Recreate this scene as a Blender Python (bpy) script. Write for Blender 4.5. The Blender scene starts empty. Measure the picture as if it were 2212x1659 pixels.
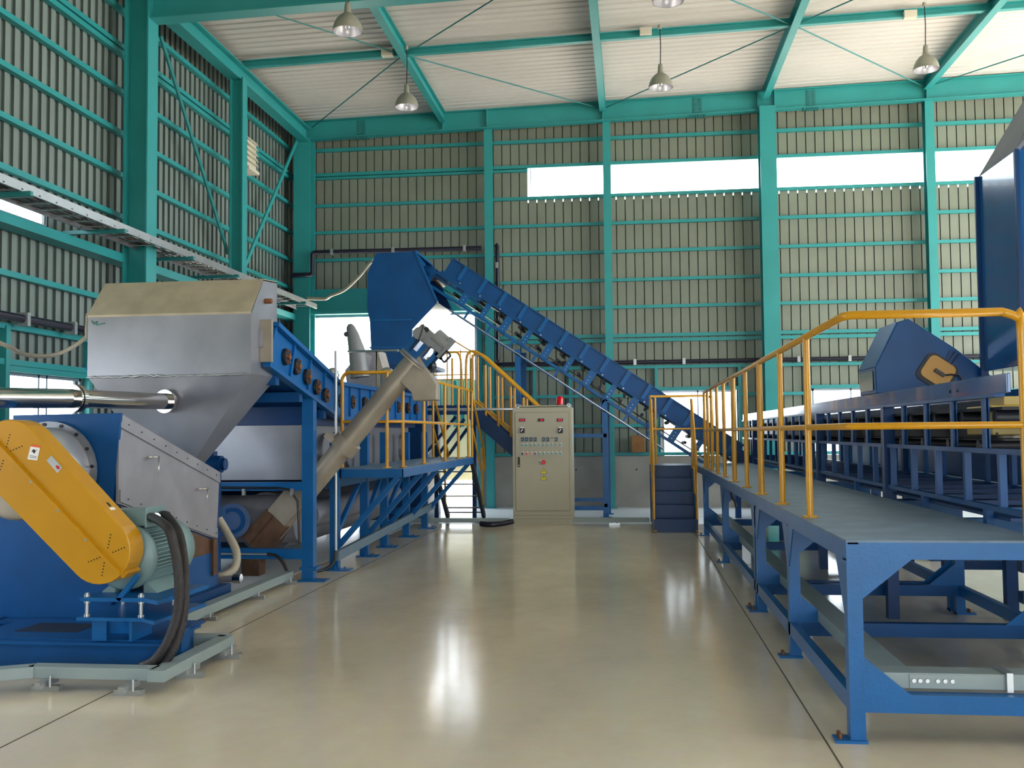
import bpy, bmesh, math, random
from mathutils import Vector, Matrix
random.seed(7)
C = bpy.context.scene.collection
# ------------------------------------------------------------------ camera
F, YAW, PITCH, ROLL, H = 2150.0, .1186, .0495, -.0091, 1.55
_cy, _sy, _cp, _sp = math.cos(YAW), math.sin(YAW), math.cos(PITCH), math.sin(PITCH)
_f = Vector((-_sy*_cp, _cy*_cp, _sp)); _r = Vector((_cy, _sy, 0)); _u = _r.cross(_f)
_c, _s = math.cos(ROLL), math.sin(ROLL)
_r, _u = _r*_c + _u*_s, -_r*_s + _u*_c
cd = bpy.data.cameras.new('camera'); cam = bpy.data.objects.new('camera', cd); C.objects.link(cam)
cd.sensor_fit = 'HORIZONTAL'; cd.sensor_width = 36; cd.lens = 36*F/2212; cd.clip_start = .05; cd.clip_end = 300
M3 = Matrix((_r, _u, -_f)).transposed()
cam.matrix_world = Matrix.Translation((0, 0, H)) @ M3.to_4x4()
bpy.context.scene.camera = cam

def _ray(px, py): return _f + _r*((px-1106)/F) - _u*((py-829.5)/F)
def aY(Y, px, py):
    "survey: the point of the photograph's pixel that lies on the vertical plane y = Y"
    d = _ray(px, py); t = Y/d.y; return Vector((d.x*t, Y, H+d.z*t))
def aX(X, px, py):
    d = _ray(px, py); t = X/d.x; return Vector((X, d.y*t, H+d.z*t))
def aZ(Z, px, py):
    d = _ray(px, py); t = (Z-H)/d.z; return Vector((d.x*t, d.y*t, Z))

# ------------------------------------------------------------------ materials
def mat(name, col, rough=.5, metal=0, noise=.12, nscale=3, bump=0, bscale=60, coat=0, emit=None, estr=0, spec=.5, nrough=0):
    m = bpy.data.materials.new(name); m.use_nodes = True
    nt = m.node_tree; N = nt.nodes; L = nt.links; b = N['Principled BSDF']
    col = tuple((c/255/12.92 if c/255 <= .04045 else ((c/255+.055)/1.055)**2.4) for c in col)
    tc = N.new('ShaderNodeTexCoord')
    ns = N.new('ShaderNodeTexNoise'); ns.inputs['Scale'].default_value = nscale; ns.inputs['Detail'].default_value = 5
    L.new(tc.outputs['Object'], ns.inputs['Vector'])
    cr = N.new('ShaderNodeValToRGB'); cr.color_ramp.elements[0].position = .3; cr.color_ramp.elements[1].position = .72
    cr.color_ramp.elements[0].color = tuple(c*(1-noise) for c in col)+(1,)
    cr.color_ramp.elements[1].color = tuple(min(1, c*(1+noise)) for c in col)+(1,)
    L.new(ns.outputs['Fac'], cr.inputs['Fac']); L.new(cr.outputs['Color'], b.inputs['Base Color'])
    b.inputs['Roughness'].default_value = rough; b.inputs['Metallic'].default_value = metal
    b.inputs['Specular IOR Level'].default_value = spec; b.inputs['Coat Weight'].default_value = coat
    if nrough:
        mr = N.new('ShaderNodeMapRange'); mr.inputs['To Min'].default_value = max(.02, rough-nrough); mr.inputs['To Max'].default_value = rough+nrough
        L.new(ns.outputs['Fac'], mr.inputs['Value']); L.new(mr.outputs['Result'], b.inputs['Roughness'])
    if bump:
        n2 = N.new('ShaderNodeTexNoise'); n2.inputs['Scale'].default_value = bscale; L.new(tc.outputs['Object'], n2.inputs['Vector'])
        bp = N.new('ShaderNodeBump'); bp.inputs['Strength'].default_value = bump; bp.inputs['Distance'].default_value = .02
        L.new(n2.outputs['Fac'], bp.inputs['Height']); L.new(bp.outputs['Normal'], b.inputs['Normal'])
    if emit:
        b.inputs['Emission Color'].default_value = tuple((c/255)**2.2 for c in emit)+(1,); b.inputs['Emission Strength'].default_value = estr
    return m
TEAL = mat('teal_paint', (42, 142, 142), .45, noise=.08, nscale=1.5)
TEALD = mat('teal_paint_dark', (36, 118, 118), .5, noise=.1)
BLUE = mat('blue_paint', (16, 91, 152), .35, spec=.3, noise=.1, nscale=4, bump=.05)
BLUED = mat('deep_blue_paint', (4, 54, 104), .38, spec=.3, noise=.15, nscale=3)
BLUEM = mat('mid_blue_paint', (8, 73, 130), .4, spec=.3, noise=.12, nscale=3)
BLUEG = mat('glossy_blue_paint', (14, 84, 148), .14, noise=.1, nscale=2, coat=.3)
DECK = mat('worn_deck_plate', (92, 116, 140), .5, noise=.22, nscale=5, bump=.15, bscale=90)
YEL = mat('yellow_paint', (190, 136, 14), .35, noise=.06)
YELR = mat('yellow_rail_paint', (198, 142, 20), .3, noise=.08)
YELD = mat('pale_yellow_sheet', (196, 170, 86), .35, noise=.1)
STEEL = mat('stainless_sheet', (138, 140, 148), .34, metal=.45, noise=.14, nscale=2.2, nrough=.12, bump=.05, bscale=8)
STEELM = mat('matt_stainless', (146, 144, 150), .45, metal=.35, noise=.12, nscale=4)
STEELW = mat('weathered_stainless', (158, 148, 134), .45, metal=.35, noise=.2, nscale=3)
STEELB = mat('rust_stained_steel', (104, 76, 58), .6, metal=.5, noise=.35, nscale=6)
DRUMS = mat('turned_steel', (190, 190, 194), .22, metal=.55, noise=.08)
CHROME = mat('polished_steel', (205, 200, 196), .14, metal=1, noise=.06)
GALV = mat('galvanised_steel', (175, 178, 178), .35, metal=.7, noise=.08)
GREYP = mat('cast_grey_paint', (128, 130, 132), .45, metal=.3, noise=.1)
DUCT = mat('grey_green_duct', (142, 156, 156), .4, noise=.06)
MOTG = mat('sea_green_motor_paint', (112, 138, 138), .4, noise=.1)
BLACK = mat('black_rubber', (24, 22, 24), .4, noise=.2, nscale=10)
BELT = mat('dark_belt', (20, 20, 26), .6)
HOSE = mat('black_ribbed_hose', (34, 27, 28), .35, noise=.25, nscale=30, bump=.4, bscale=200)
PIPEB = mat('black_pipe', (26, 22, 40), .3, noise=.1)
WHOSE = mat('off_white_hose', (178, 168, 148), .5)
BRONZE = mat('rusty_roller_cap', (132, 82, 50), .5, metal=.4, noise=.4, nscale=25)
DARK = mat('shadow_dark_steel', (26, 30, 40), .5)
CAB = mat('cabinet_beige', (176, 170, 148), .4, noise=.03)
CABL = mat('cabinet_line', (120, 114, 96), .5)
WHITE = mat('white_label', (232, 230, 228), .5, noise=.02)
SILVER = mat('silver_label', (190, 192, 196), .35, metal=.4)
RED = mat('red_plastic', (205, 32, 30), .3, noise=.05)
REDG = mat('red_beacon_lens', (190, 12, 24), .12, noise=.05, emit=(200, 10, 20), estr=.06)
LEDR = mat('red_led_digits', (220, 20, 60), .4, emit=(255, 20, 60), estr=.5)
GREENB = mat('green_button', (60, 130, 110), .3)
ORANGEB = mat('orange_button', (225, 100, 50), .3)
SWB = mat('slate_switch', (62, 84, 100), .4)
YSIGN = mat('yellow_sign', (232, 214, 30), .4, noise=.02)
CONC = mat('concrete', (150, 146, 138), .8, noise=.16, nscale=1.6, bump=.12, bscale=25)
WOOD = mat('brown_board', (140, 98, 52), .7, noise=.15, nscale=8)
LAMPS = mat('lamp_shade_outer', (150, 148, 134), .35, metal=.3, noise=.04)
LAMPI = mat('lamp_reflector', (200, 198, 202), .3, metal=.8, emit=(255, 250, 255), estr=.04)
LOUV = mat('cream_plastic', (205, 198, 180), .5, noise=.04)
CREAM = mat('cream_panel', (226, 214, 170), .6)
ALU = mat('window_aluminium', (168, 176, 186), .3, metal=.6)

def cladmat(name, col, axis, pitch, w):
    "ribbed steel sheet: the pressed profile is mesh, the stains are noise"
    return mat(name, col, .55, noise=.1, nscale=.9, bump=.03, bscale=12)
CLAD = cladmat('wall_sheet', (124, 130, 116), 0, .186, .03)
CLADL = mat('left_wall_sheet', (116, 128, 122), .55, noise=.08, nscale=.9)
CLADH = mat('left_wall_groove_shade', (86, 98, 94), .6, noise=.08)  # darker than the flats: shading of the pressed profile put into the colour
CLADG = mat('wall_sheet_groove', (72, 84, 76), .6, noise=.1)
ROOF = mat('roof_deck_sheet', (200, 195, 190), .7, noise=.05, nscale=.7)

def floor_mat():
    m = bpy.data.materials.new('polished_floor'); m.use_nodes = True
    nt = m.node_tree; N = nt.nodes; L = nt.links; b = N['Principled BSDF']
    tc = N.new('ShaderNodeTexCoord')
    n1 = N.new('ShaderNodeTexNoise'); n1.inputs['Scale'].default_value = .7; n1.inputs['Detail'].default_value = 8; n1.inputs['Roughness'].default_value = .65
    mp = N.new('ShaderNodeMapping'); mp.inputs['Scale'].default_value = (1, .55, 1); L.new(tc.outputs['Object'], mp.inputs['Vector']); L.new(mp.outputs['Vector'], n1.inputs['Vector'])
    cr = N.new('ShaderNodeValToRGB'); e = cr.color_ramp.elements
    e[0].position = .3; e[0].color = (.58, .505, .375, 1); e[1].position = .72; e[1].color = (.76, .67, .51, 1)
    L.new(n1.outputs['Fac'], cr.inputs['Fac'])
    n2 = N.new('ShaderNodeTexNoise'); n2.inputs['Scale'].default_value = 9; n2.inputs['Detail'].default_value = 6; L.new(tc.outputs['Object'], n2.inputs['Vector'])
    mx = N.new('ShaderNodeMixRGB'); mx.blend_type = 'OVERLAY'; mx.inputs[0].default_value = .12
    L.new(cr.outputs['Color'], mx.inputs[1]); L.new(n2.outputs['Color'], mx.inputs[2]); L.new(mx.outputs[0], b.inputs['Base Color'])
    mr = N.new('ShaderNodeMapRange'); mr.inputs['To Min'].default_value = .08; mr.inputs['To Max'].default_value = .2
    L.new(n1.outputs['Fac'], mr.inputs['Value']); L.new(mr.outputs['Result'], b.inputs['Roughness'])
    n3 = N.new('ShaderNodeTexNoise'); n3.inputs['Scale'].default_value = 3.5; n3.inputs['Detail'].default_value = 4; L.new(tc.outputs['Object'], n3.inputs['Vector'])
    bp = N.new('ShaderNodeBump'); bp.inputs['Strength'].default_value = .06; bp.inputs['Distance'].default_value = .02
    L.new(n3.outputs['Fac'], bp.inputs['Height']); L.new(bp.outputs['Normal'], b.inputs['Normal'])
    b.inputs['Specular IOR Level'].default_value = .42
    return m
FLOOR = floor_mat()
def glass_mat():
    m = bpy.data.materials.new('window_glass'); m.use_nodes = True
    nt = m.node_tree; N = nt.nodes; L = nt.links; N.remove(N['Principled BSDF'])
    t = N.new('ShaderNodeBsdfTransparent'); t.inputs['Color'].default_value = (.93, .96, .98, 1)
    g = N.new('ShaderNodeBsdfGlossy'); g.inputs['Roughness'].default_value = .05
    x = N.new('ShaderNodeMixShader'); x.inputs[0].default_value = .06
    L.new(t.outputs[0], x.inputs[1]); L.new(g.outputs[0], x.inputs[2]); L.new(x.outputs[0], N['Material Output'].inputs['Surface'])
    return m
GLASS = glass_mat()

# ------------------------------------------------------------------ mesh builder
class MB:
    def __init__(s): s.v = []; s.f = []; s.sm = []; s.mi = []; s.cur = 0
    def add(s, vs, fs, smooth=False):
        o = len(s.v); s.v += [Vector(v) for v in vs]
        for f in fs: s.f.append([i+o for i in f]); s.sm.append(smooth); s.mi.append(s.cur)
        return s
    def box(s, x0, x1, y0, y1, z0, z1):
        vs = [(x, y, z) for z in (z0, z1) for y in (y0, y1) for x in (x0, x1)]
        return s.add(vs, [(0,2,3,1),(4,5,7,6),(0,1,5,4),(2,6,7,3),(0,4,6,2),(1,3,7,5)])
    def prism(s, poly, ext):
        "closed polygon (3D points) pushed along ext"
        n = len(poly); e = Vector(ext); p = [Vector(q) for q in poly]
        return s.add(p+[q+e for q in p], [tuple(range(n))[::-1], tuple(range(n, 2*n))]+[(i, (i+1) % n, n+(i+1) % n, n+i) for i in range(n)])
    def bar(s, p, q, w, h, up=(0, 0, 1)):
        "rectangular bar: w across, h along up"
        p, q = Vector(p), Vector(q); d = (q-p).normalized(); up = Vector(up)
        if abs(d.dot(up)) > .98: up = Vector((0, 1, 0))
        a = d.cross(up).normalized(); b = a.cross(d).normalized()
        c = [p+a*w/2*i+b*h/2*j for i, j in ((-1,-1),(1,-1),(1,1),(-1,1))]
        return s.prism(c, q-p)
    def ib(s, p, q, h, w, t=.012, up=(0, 0, 1)):
        "I section: h along up, w flange width"
        p, q = Vector(p), Vector(q); d = (q-p).normalized(); up = Vector(up)
        a = d.cross(up).normalized(); b = a.cross(d).normalized()
        H2, W2, T = h/2, w/2, t*1.5
        pr = [(-W2,-H2),(W2,-H2),(W2,-H2+T),(t/2,-H2+T),(t/2,H2-T),(W2,H2-T),(W2,H2),(-W2,H2),(-W2,H2-T),(-t/2,H2-T),(-t/2,-H2+T),(-W2,-H2+T)]
        return s.prism([p+a*x+b*y for x, y in pr], q-p)
    def ch(s, p, q, h, w, t=.008, up=(0, 0, 1), side=1):
        "channel section open towards side"
        p, q = Vector(p), Vector(q); d = (q-p).normalized(); up = Vector(up)
        a = d.cross(up).normalized()*side; b = up
        pr = [(0,-h/2),(w,-h/2),(w,-h/2+t),(t,-h/2+t),(t,h/2-t),(w,h/2-t),(w,h/2),(0,h/2)]
        return s.prism([p+a*x+b*y for x, y in pr], q-p)
    def tube(s, pts, r, seg=12, caps=True):
        pts = [Vector(p) for p in pts]; n = len(pts); rs = r if isinstance(r, (list, tuple)) else [r]*n
        rings = []; ref = None
        for i, p in enumerate(pts):
            d = ((pts[min(i+1, n-1)]-p).normalized() + (p-pts[max(i-1, 0)]).normalized()).normalized()
            if ref is None:
                ref = Vector((0, 0, 1)) if abs(d.z) < .9 else Vector((0, 1, 0))
            a = d.cross(ref).normalized(); b = a.cross(d).normalized(); ref = b
            rings.append([p+(a*math.cos(2*math.pi*k/seg)+b*math.sin(2*math.pi*k/seg))*rs[i] for k in range(seg)])
        vs = [v for rg in rings for v in rg]
        fs = [(i*seg+k, i*seg+(k+1) % seg, (i+1)*seg+(k+1) % seg, (i+1)*seg+k) for i in range(n-1) for k in range(seg)]
        s.add(vs, fs, True)
        if caps:
            s.add(rings[0], [tuple(range(seg))]); s.add(rings[-1], [tuple(range(seg))[::-1]])
        return s
    def cyl(s, p, q, r, seg=20, r2=None): return s.tube([p, q], [r, r if r2 is None else r2], seg)
    def ring(s, c, ax, r0, r1, seg=24, th=.01):
        "flat washer of thickness th along ax"
        c = Vector(c); ax = Vector(ax).normalized(); ref = Vector((0, 0, 1)) if abs(ax.z) < .9 else Vector((0, 1, 0))
        a = ax.cross(ref).normalized(); b = a.cross(ax)
        P = lambda r, k, o: c+ax*o+(a*math.cos(2*math.pi*k/seg)+b*math.sin(2*math.pi*k/seg))*r
        vs = [P(r, k, o) for o in (0, th) for r in (r0, r1) for k in range(seg)]
        fs = []
        for k in range(seg):
            j = (k+1) % seg
            fs += [(k, j, seg+j, seg+k), (2*seg+k, 3*seg+k, 3*seg+j, 2*seg+j), (seg+k, seg+j, 3*seg+j, 3*seg+k), (k, 2*seg+k, 2*seg+j, j)]
        return s.add(vs, fs)
    def lathe(s, c, prof, seg=28, ax=(0, 0, 1)):
        c = Vector(c); ax = Vector(ax).normalized(); ref = Vector((0, 0, 1)) if abs(ax.z) < .9 else Vector((0, 1, 0))
        a = ax.cross(ref).normalized(); b = a.cross(ax)
        vs = [c+ax*z+(a*math.cos(2*math.pi*k/seg)+b*math.sin(2*math.pi*k/seg))*r for r, z in prof for k in range(seg)]
        fs = [(i*seg+k, i*seg+(k+1) % seg, (i+1)*seg+(k+1) % seg, (i+1)*seg+k) for i in range(len(prof)-1) for k in range(seg)]
        return s.add(vs, fs, True)
    def bolt(s, c, ax, r=.012, h=.01): return s.cyl(c, Vector(c)+Vector(ax)*h, r, 6)

def arc(c, r, a0, a1, u, v, n=8):
    c, u, v = Vector(c), Vector(u), Vector(v)
    return [c+(u*math.cos(a0+(a1-a0)*i/n)+v*math.sin(a0+(a1-a0)*i/n))*r for i in range(n+1)]
def spline(pts, n=8):
    pts = [Vector(p) for p in pts]; out = []
    for i in range(len(pts)-1):
        p0, p1, p2, p3 = pts[max(i-1, 0)], pts[i], pts[i+1], pts[min(i+2, len(pts)-1)]
        for k in range(n):
            t = k/n
            out.append(.5*((2*p1)+(p2-p0)*t+(2*p0-5*p1+4*p2-p3)*t*t+(3*p1-p0-3*p2+p3)*t**3))
    return out+[pts[-1]]

WO = {}
def tag(o, label, cat, group=None):
    o['label'] = label; o['category'] = cat
    if group: o['group'] = group
    return o
def thing(name, label, cat, loc, group=None):
    o = bpy.data.objects.new(name, None); C.objects.link(o); o.empty_display_size = .1
    o.location = loc; WO[o.name] = Vector(loc); return tag(o, label, cat, group)
def obj(name, mb, m, parent=None, label=None, bevel=0):
    me = bpy.data.meshes.new(name)
    lo = Vector([min(v[i] for v in mb.v) for i in range(3)]); hi = Vector([max(v[i] for v in mb.v) for i in range(3)])
    c = (lo+hi)/2
    if parent is None: c.z = lo.z
    me.from_pydata([v-c for v in mb.v], [], mb.f)
    me.polygons.foreach_set('use_smooth', mb.sm); me.polygons.foreach_set('material_index', mb.mi)
    bm = bmesh.new(); bm.from_mesh(me); bmesh.ops.recalc_face_normals(bm, faces=bm.faces); bm.to_mesh(me); bm.free()
    
    for q in (m if isinstance(m, (list, tuple)) else [m]): me.materials.append(q)
    o = bpy.data.objects.new(name, me); C.objects.link(o)
    if parent: o.parent = parent; o.location = c-WO[parent.name]
    else: o.location = c
    WO[o.name] = c
    if label: o['label'] = label
    if bevel:
        bv = o.modifiers.new('bevel', 'BEVEL'); bv.width = bevel; bv.segments = 2; bv.limit_method = 'ANGLE'
    return o
_obj = obj
SPLIT = {'gusset', 'end_fascia', 'tie_beam', 'side_rib', 'board_rib', 'cross_member', 'edge_rail', 'leg_beam', 'leg_tie', 'frame_rail', 'cross_beam', 'lower_chord', 'idler_roller', 'roller', 'side_wall',
         'longitudinal_beam', 'deck_support', 'chord', 'chord_tie', 'stile', 'guide_rail', 'fascia', 'stiffener', 'tank_bulge', 'motor_foot', 'adjusting_screw', 'drive_lantern_side', 'lifting_eye', 'tread',
         'cable_gland', 'belt', 'slot', 'hood_skirt', 'cable_clip', 'splice_plate_x', 'skid_base', 'take_up_arm', 'bright_edge_strip'}
def islands(mb):
    par = {}
    def find(a):
        while par.setdefault(a, a) != a: par[a] = par[par[a]]; a = par[a]
        return a
    key = [(round(v.x, 4), round(v.y, 4), round(v.z, 4)) for v in mb.v]
    for f in mb.f:
        for i in f[1:]: par[find(key[i])] = find(key[f[0]])
    g = {}
    for n, f in enumerate(mb.f): g.setdefault(find(key[f[0]]), []).append(n)
    out = []
    for fs in g.values():
        m = MB(); ix = {}
        for n in fs:
            row = []
            for i in mb.f[n]:
                if i not in ix: ix[i] = len(m.v); m.v.append(mb.v[i])
                row.append(ix[i])
            m.f.append(row); m.sm.append(mb.sm[n]); m.mi.append(mb.mi[n])
        out.append(m)
    return out
def obj(name, mb, m, parent=None, label=None, bevel=0):
    if parent is None or name not in SPLIT: return _obj(name, mb, m, parent, label, bevel)
    return [_obj(name, q, m, parent, label, bevel) for q in islands(mb)][0]
def struct(name, mb, m, parent=None, bevel=0):
    o = obj(name, mb, m, parent, bevel=bevel)
    if parent is None: o['kind'] = 'structure'
    return o
def copy_tree(o, parent=None):
    c = o.copy(); C.objects.link(c)
    if parent: c.parent = parent
    for ch in list(o.children): copy_tree(ch, c)
    return c
WORLD, EXPO, SUN = 5.0, 0.8, 13
# ================================================================== the hall
XL, XR, YB, YF = -7.32, 14.0, 20.85, -6.0
def zr(x): return 8.43+.0205*x
b = MB().box(XL-.1, XR+.1, YF, YB+.1, -.12, 0); struct('floor', b, FLOOR)
b = MB(); b.box(-30, 40, YB+.1, 60, -.14, -.01); b.box(-30, XL-.1, YF, YB+.1, -.14, -.01); b.box(-30, 40, -30, YF, -.14, -.01); b.box(XR+.1, 40, YF, YB+.1, -.14, -.01)
struct('ground_outside', b, mat('outdoor_concrete', (226, 218, 204), .8, noise=.06))
# saw cuts in the slab (thin dark joints) are trims
def joint(n, p, q):
    struct('trim_%d' % n, MB().bar(p, q, .008, .004), mat('slab_joint_%d' % n, (84, 76, 58), .9))
joint(1, (.942, YF, .0), (.942, 20.7, .0)); joint(2, (-3.16, YF, .0), (-3.16, 20.7, .0))

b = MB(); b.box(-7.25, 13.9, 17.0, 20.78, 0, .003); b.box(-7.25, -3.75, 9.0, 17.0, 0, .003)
struct('trim_9', b, mat('daylit_bare_concrete', (214, 218, 222), .35, noise=.07, nscale=2))  # floor beyond the paint, with the bright daylight on it put into the colour
def sheet(axis, c, out, a0, a1, z0, z1, holes, pitch=.186, gw=.02, leak=()):
    "pressed wall sheet in the plane axis = c; flats and recessed grooves, cut round the holes"
    mb = MB(); n = int(math.ceil((a1-a0)/pitch-1e-6))
    def P(a, d, z): return (a, c+d*out, z) if axis == 'y' else (c+d*out, a, z)
    for i in range(n):
        s0 = a0+i*pitch; s1 = min(s0+gw, a1); s2 = min(s0+pitch, a1)
        for (u0, u1, dep, cur) in ((s0, s1, .035, 1), (s1, s2, 0, 0)):
            spans = [(z0, z1)]; mid = (s0+pitch/2)
            for (h0, h1, g0, g1) in holes:
                if h0 < mid < h1:
                    g0b = g0-(.1 if (cur and (g0, g1) in leak) else 0)
                    nsp = []
                    for (q0, q1) in spans:
                        if g0b > q0: nsp.append((q0, min(q1, g0b)))
                        if g1 < q1: nsp.append((max(q0, g1), q1))
                    spans = [s for s in nsp if s[1] > s[0]]
            for (q0, q1) in spans:
                mb.cur = cur
                mb.add([P(u0, dep, q0), P(u1, dep, q0), P(u1, dep, q1), P(u0, dep, q1)], [(0, 1, 2, 3)])
                if cur:
                    for e in (u0, u1): mb.add([P(e, 0, q0), P(e, dep, q0), P(e, dep, q1), P(e, 0, q1)], [(0, 1, 2, 3)])
    return mb
HI = (6.55, 7.18)
bh = [(-6.81, -3.18, -1, 4.13), (-2.05, XR, *HI), (.6, 2.15, 1.06, 2.4), (3.66, 5.2, 1.06, 2.4), (8.4, 10.0, 1.06, 2.4)]
struct('wall_back', sheet('y', YB, 1, XL, XR, 1.06, 8.85, bh, leak=(HI,)), [CLAD, CLADG])
lh = [(2.4, 8.6, 1.1, 2.6), (10.87, 12.5, 1.5, 2.33), (6.0, 11.7, 4.22, 4.55)]
struct('wall_left', sheet('x', XL, -1, YF, YB+.05, 0, 8.5, lh, gw=.085), [CLADL, CLADH])
struct('wall_right', sheet('x', XR, 1, YF, YB, 0, 9.2, [(1.0, 20.6, -1, 7.4)]), [CLAD, CLADG])
b = MB(); b.box(XL-.1, -6.83, YB-.07, YB+.1, 0, 1.06); b.box(-3.16, XR+.1, YB-.07, YB+.1, 0, 1.06)
struct('baseboard_back', b, CONC)
b = MB()
for x in (-1.8, -1.15, .1, .75, 1.4): b.cyl((x, YB-.071, .78), (x, YB-.069, .78), .022, 10)
struct('trim_4', b, mat('formwork_tie_holes', (84, 82, 78), .9))
# roof deck, ribs run left to right
mb = MB(); y = YF
SKY = []   # translucent skylight strips in the roof behind the photo's top edge
def inside(y): return any(a-.01 < y < b-.01 for a, b in SKY)
while y < YB-.001:
    xs = [(XL, XR)] if not inside(y) else [(XL, -6.2), (12.5, XR)]
    for xa, xb in xs:
      for (u0, u1, d0, d1) in ((0, .13, 0, 0), (.13, .15, 0, .045), (.15, .18, .045, .045), (.18, .2, .045, 0)):
        mb.add([(xa, y+u0, zr(xa)+d0), (xb, y+u0, zr(xb)+d0), (xb, y+u1, zr(xb)+d1), (xa, y+u1, zr(xa)+d1)], [(0, 1, 2, 3)])
    y += .2
struct('ceiling', mb, ROOF)
for i, (a, c) in enumerate(SKY):
    b = MB(); b.add([(-6.2, a, zr(-6.2)+.06), (12.5, a, zr(12.5)+.06), (12.5, c, zr(12.5)+.06), (-6.2, c, zr(-6.2)+.06)], [(0, 1, 2, 3)]); struct('window_%d' % (20+i), b, GLASS)
b = MB(); b.box(XL-.1, XR+.1, 10.5, YB+.2, 8.9, 8.95); struct('trim_5', b, CONC)
struct('wall_front', sheet('y', YF, -1, XL, XR, 0, 8.85, [(-2, 7, -1, 3.6)]), [CLAD, CLADG])

# windows
def window(n, axis, c, a0, a1, z0, z1, mull=(), fw=.04, m=ALU):
    fr = MB()
    def B(u0, u1, w0, w1, d=.03):
        if axis == 'y': fr.box(u0, u1, c-d, c+d, w0, w1)
        else: fr.box(c-d, c+d, u0, u1, w0, w1)
    B(a0, a1, z0, z0+fw); B(a0, a1, z1-fw, z1); B(a0, a0+fw, z0, z1); B(a1-fw, a1, z0, z1)
    for q in mull: B(q-.015, q+.015, z0, z1)
    f = struct('window_%d' % n, fr, m)
    g = MB()
    if axis == 'y': g.add([(a0, c+.01, z0), (a1, c+.01, z0), (a1, c+.01, z1), (a0, c+.01, z1)], [(0, 1, 2, 3)])
    else: g.add([(c-.01, a0, z0), (c-.01, a1, z0), (c-.01, a1, z1), (c-.01, a0, z1)], [(0, 1, 2, 3)])
    obj('pane', g, GLASS, f)
window(1, 'y', YB+.03, -2.05, -.42, *HI, fw=.015); window(2, 'y', YB+.03, -.42, 2.83, *HI, fw=.015)
window(3, 'y', YB+.03, 2.83, 6.01, *HI, fw=.015); window(4, 'y', YB+.03, 6.01, XR, *HI, fw=.015)
window(5, 'y', YB, .6, 2.15, 1.08, 2.4, (1.375,)); window(6, 'y', YB, 3.66, 5.2, 1.08, 2.4, (4.43,)); window(7, 'y', YB, 8.4, 10.0, 1.08, 2.4, (9.2,))
window(8, 'x', XL, 10.87, 12.5, 1.5, 2.33, (11.55, 11.72)); window(9, 'x', XL-.02, 6.0, 11.7, 4.22, 4.55, fw=.01)
window(10, 'x', XL, 2.4, 8.6, 1.1, 2.6, (3.9, 5.5, 7.0))  # unseen window, added to light the floor and the walkway's left faces
# big door opening in the back wall
b = MB(); b.box(-6.93, -6.8, YB-.16, YB+.1, 0, 4.13); b.box(-3.2, -3.1, YB-.16, YB+.1, 0, 4.13)
b.box(-6.93, -3.1, YB-.18, YB+.1, 4.13, 4.68); b.box(-6.93, -3.1, YB-.3, YB-.16, 4.13, 4.2)
d1 = struct('door_1', b, TEAL)
b = MB(); b.box(-6.8, -6.74, YB-.1, YB+.02, 0, 4.13); b.box(-3.26, -3.2, YB-.1, YB+.02, 0, 4.13); b.box(-6.74, -3.26, YB-.06, YB, 4.08, 4.13)
obj('guide_rail', b, ALU, d1)
# hanging sliding door leaf of ribbed teal and cream sheet parked outside the right part of the opening
leaf = struct('door_2', MB().box(-4.35, -3.28, 21.3, 21.34, .55, 2.72), CREAM)
b = MB()
for x in (-4.3, -4.12, -3.78, -3.62, -3.4): b.box(x-.035, x+.035, 21.26, 21.3, 1.7, 2.7)
obj('stile', b, TEAL, leaf)

tn = [10]
def trim(mb, m=TEAL):
    tn[0] += 1; return struct('trim_%d' % tn[0], mb, m)
def rail_y(z, h, x0, x1, d=.09):
    "girt on the back wall"
    b = MB(); b.ch((x0, YB-d, z), (x1, YB-d, z), h, d-.01, up=(0, 0, 1), side=-1); trim(b)
XE = XR-.05
rail_y(7.74, .07, XL+.02, XE); rail_y(7.2, .07, XL+.02, XE); rail_y(7.12, .05, XL+.02, -2.1)
rail_y(6.52, .065, XL+.02, XE); rail_y(5.93, .065, XL+.02, XE); rail_y(5.33, .065, XL+.02, XE)
for z in (4.73, 4.16, 2.9): rail_y(z, .065, -3.05, XE)
rail_y(3.56, .07, -3.05, XE); rail_y(3.46, .07, -3.05, XE)
for (x0, x1) in ((-3.05, .56), (2.2, 3.62), (5.24, 8.36), (10.05, XE)):
    rail_y(2.31, .065, x0, x1); rail_y(1.69, .065, x0, x1)
rail_y(1.1, .065, -3.05, XE); 
for x0, x1 in ((.5, 2.25), (3.56, 5.3)): rail_y(2.44, .07, x0, x1, .11)
for (x, z0, z1) in ((-3.0, 4.7, 5.4), (-2.0, 1.1, 2.9), (-1.25, 1.1, 2.9), (.53, 1.1, 2.9), (2.22, 1.1, 2.9), (3.6, 1.1, 2.9), (5.25, 1.1, 2.9)):
    trim(MB().box(x-.03, x+.03, YB-.1, YB-.02, z0, z1))
trim(MB().box(-1.31, -1.17, YB-.14, YB-.1, 1.3, 1.55), TEALD)
for z in (7.74, 7.2, 7.1, 6.54, 5.93, 5.32, 4.72, 3.48, 2.86, 2.44):
    b = MB(); b.ch((XL+.1, YF+.1, z), (XL+.1, YB-.2, z), .07, .09, side=-1); trim(b)
b = MB(); b.ch((XL+.3, YF+.1, 4.05), (XL+.3, YB-.2, 4.05), .12, .26, side=-1); trim(b)
for y, z0, z1 in ((10.8, 1.0, 2.86), (12.6, 1.0, 2.86)): trim(MB().box(XL+.02, XL+.12, y-.04, y+.04, z0, z1))
trim(MB().box(XL+.02, XL+.1, 10.8, 12.6, 2.33, 2.4))

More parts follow.
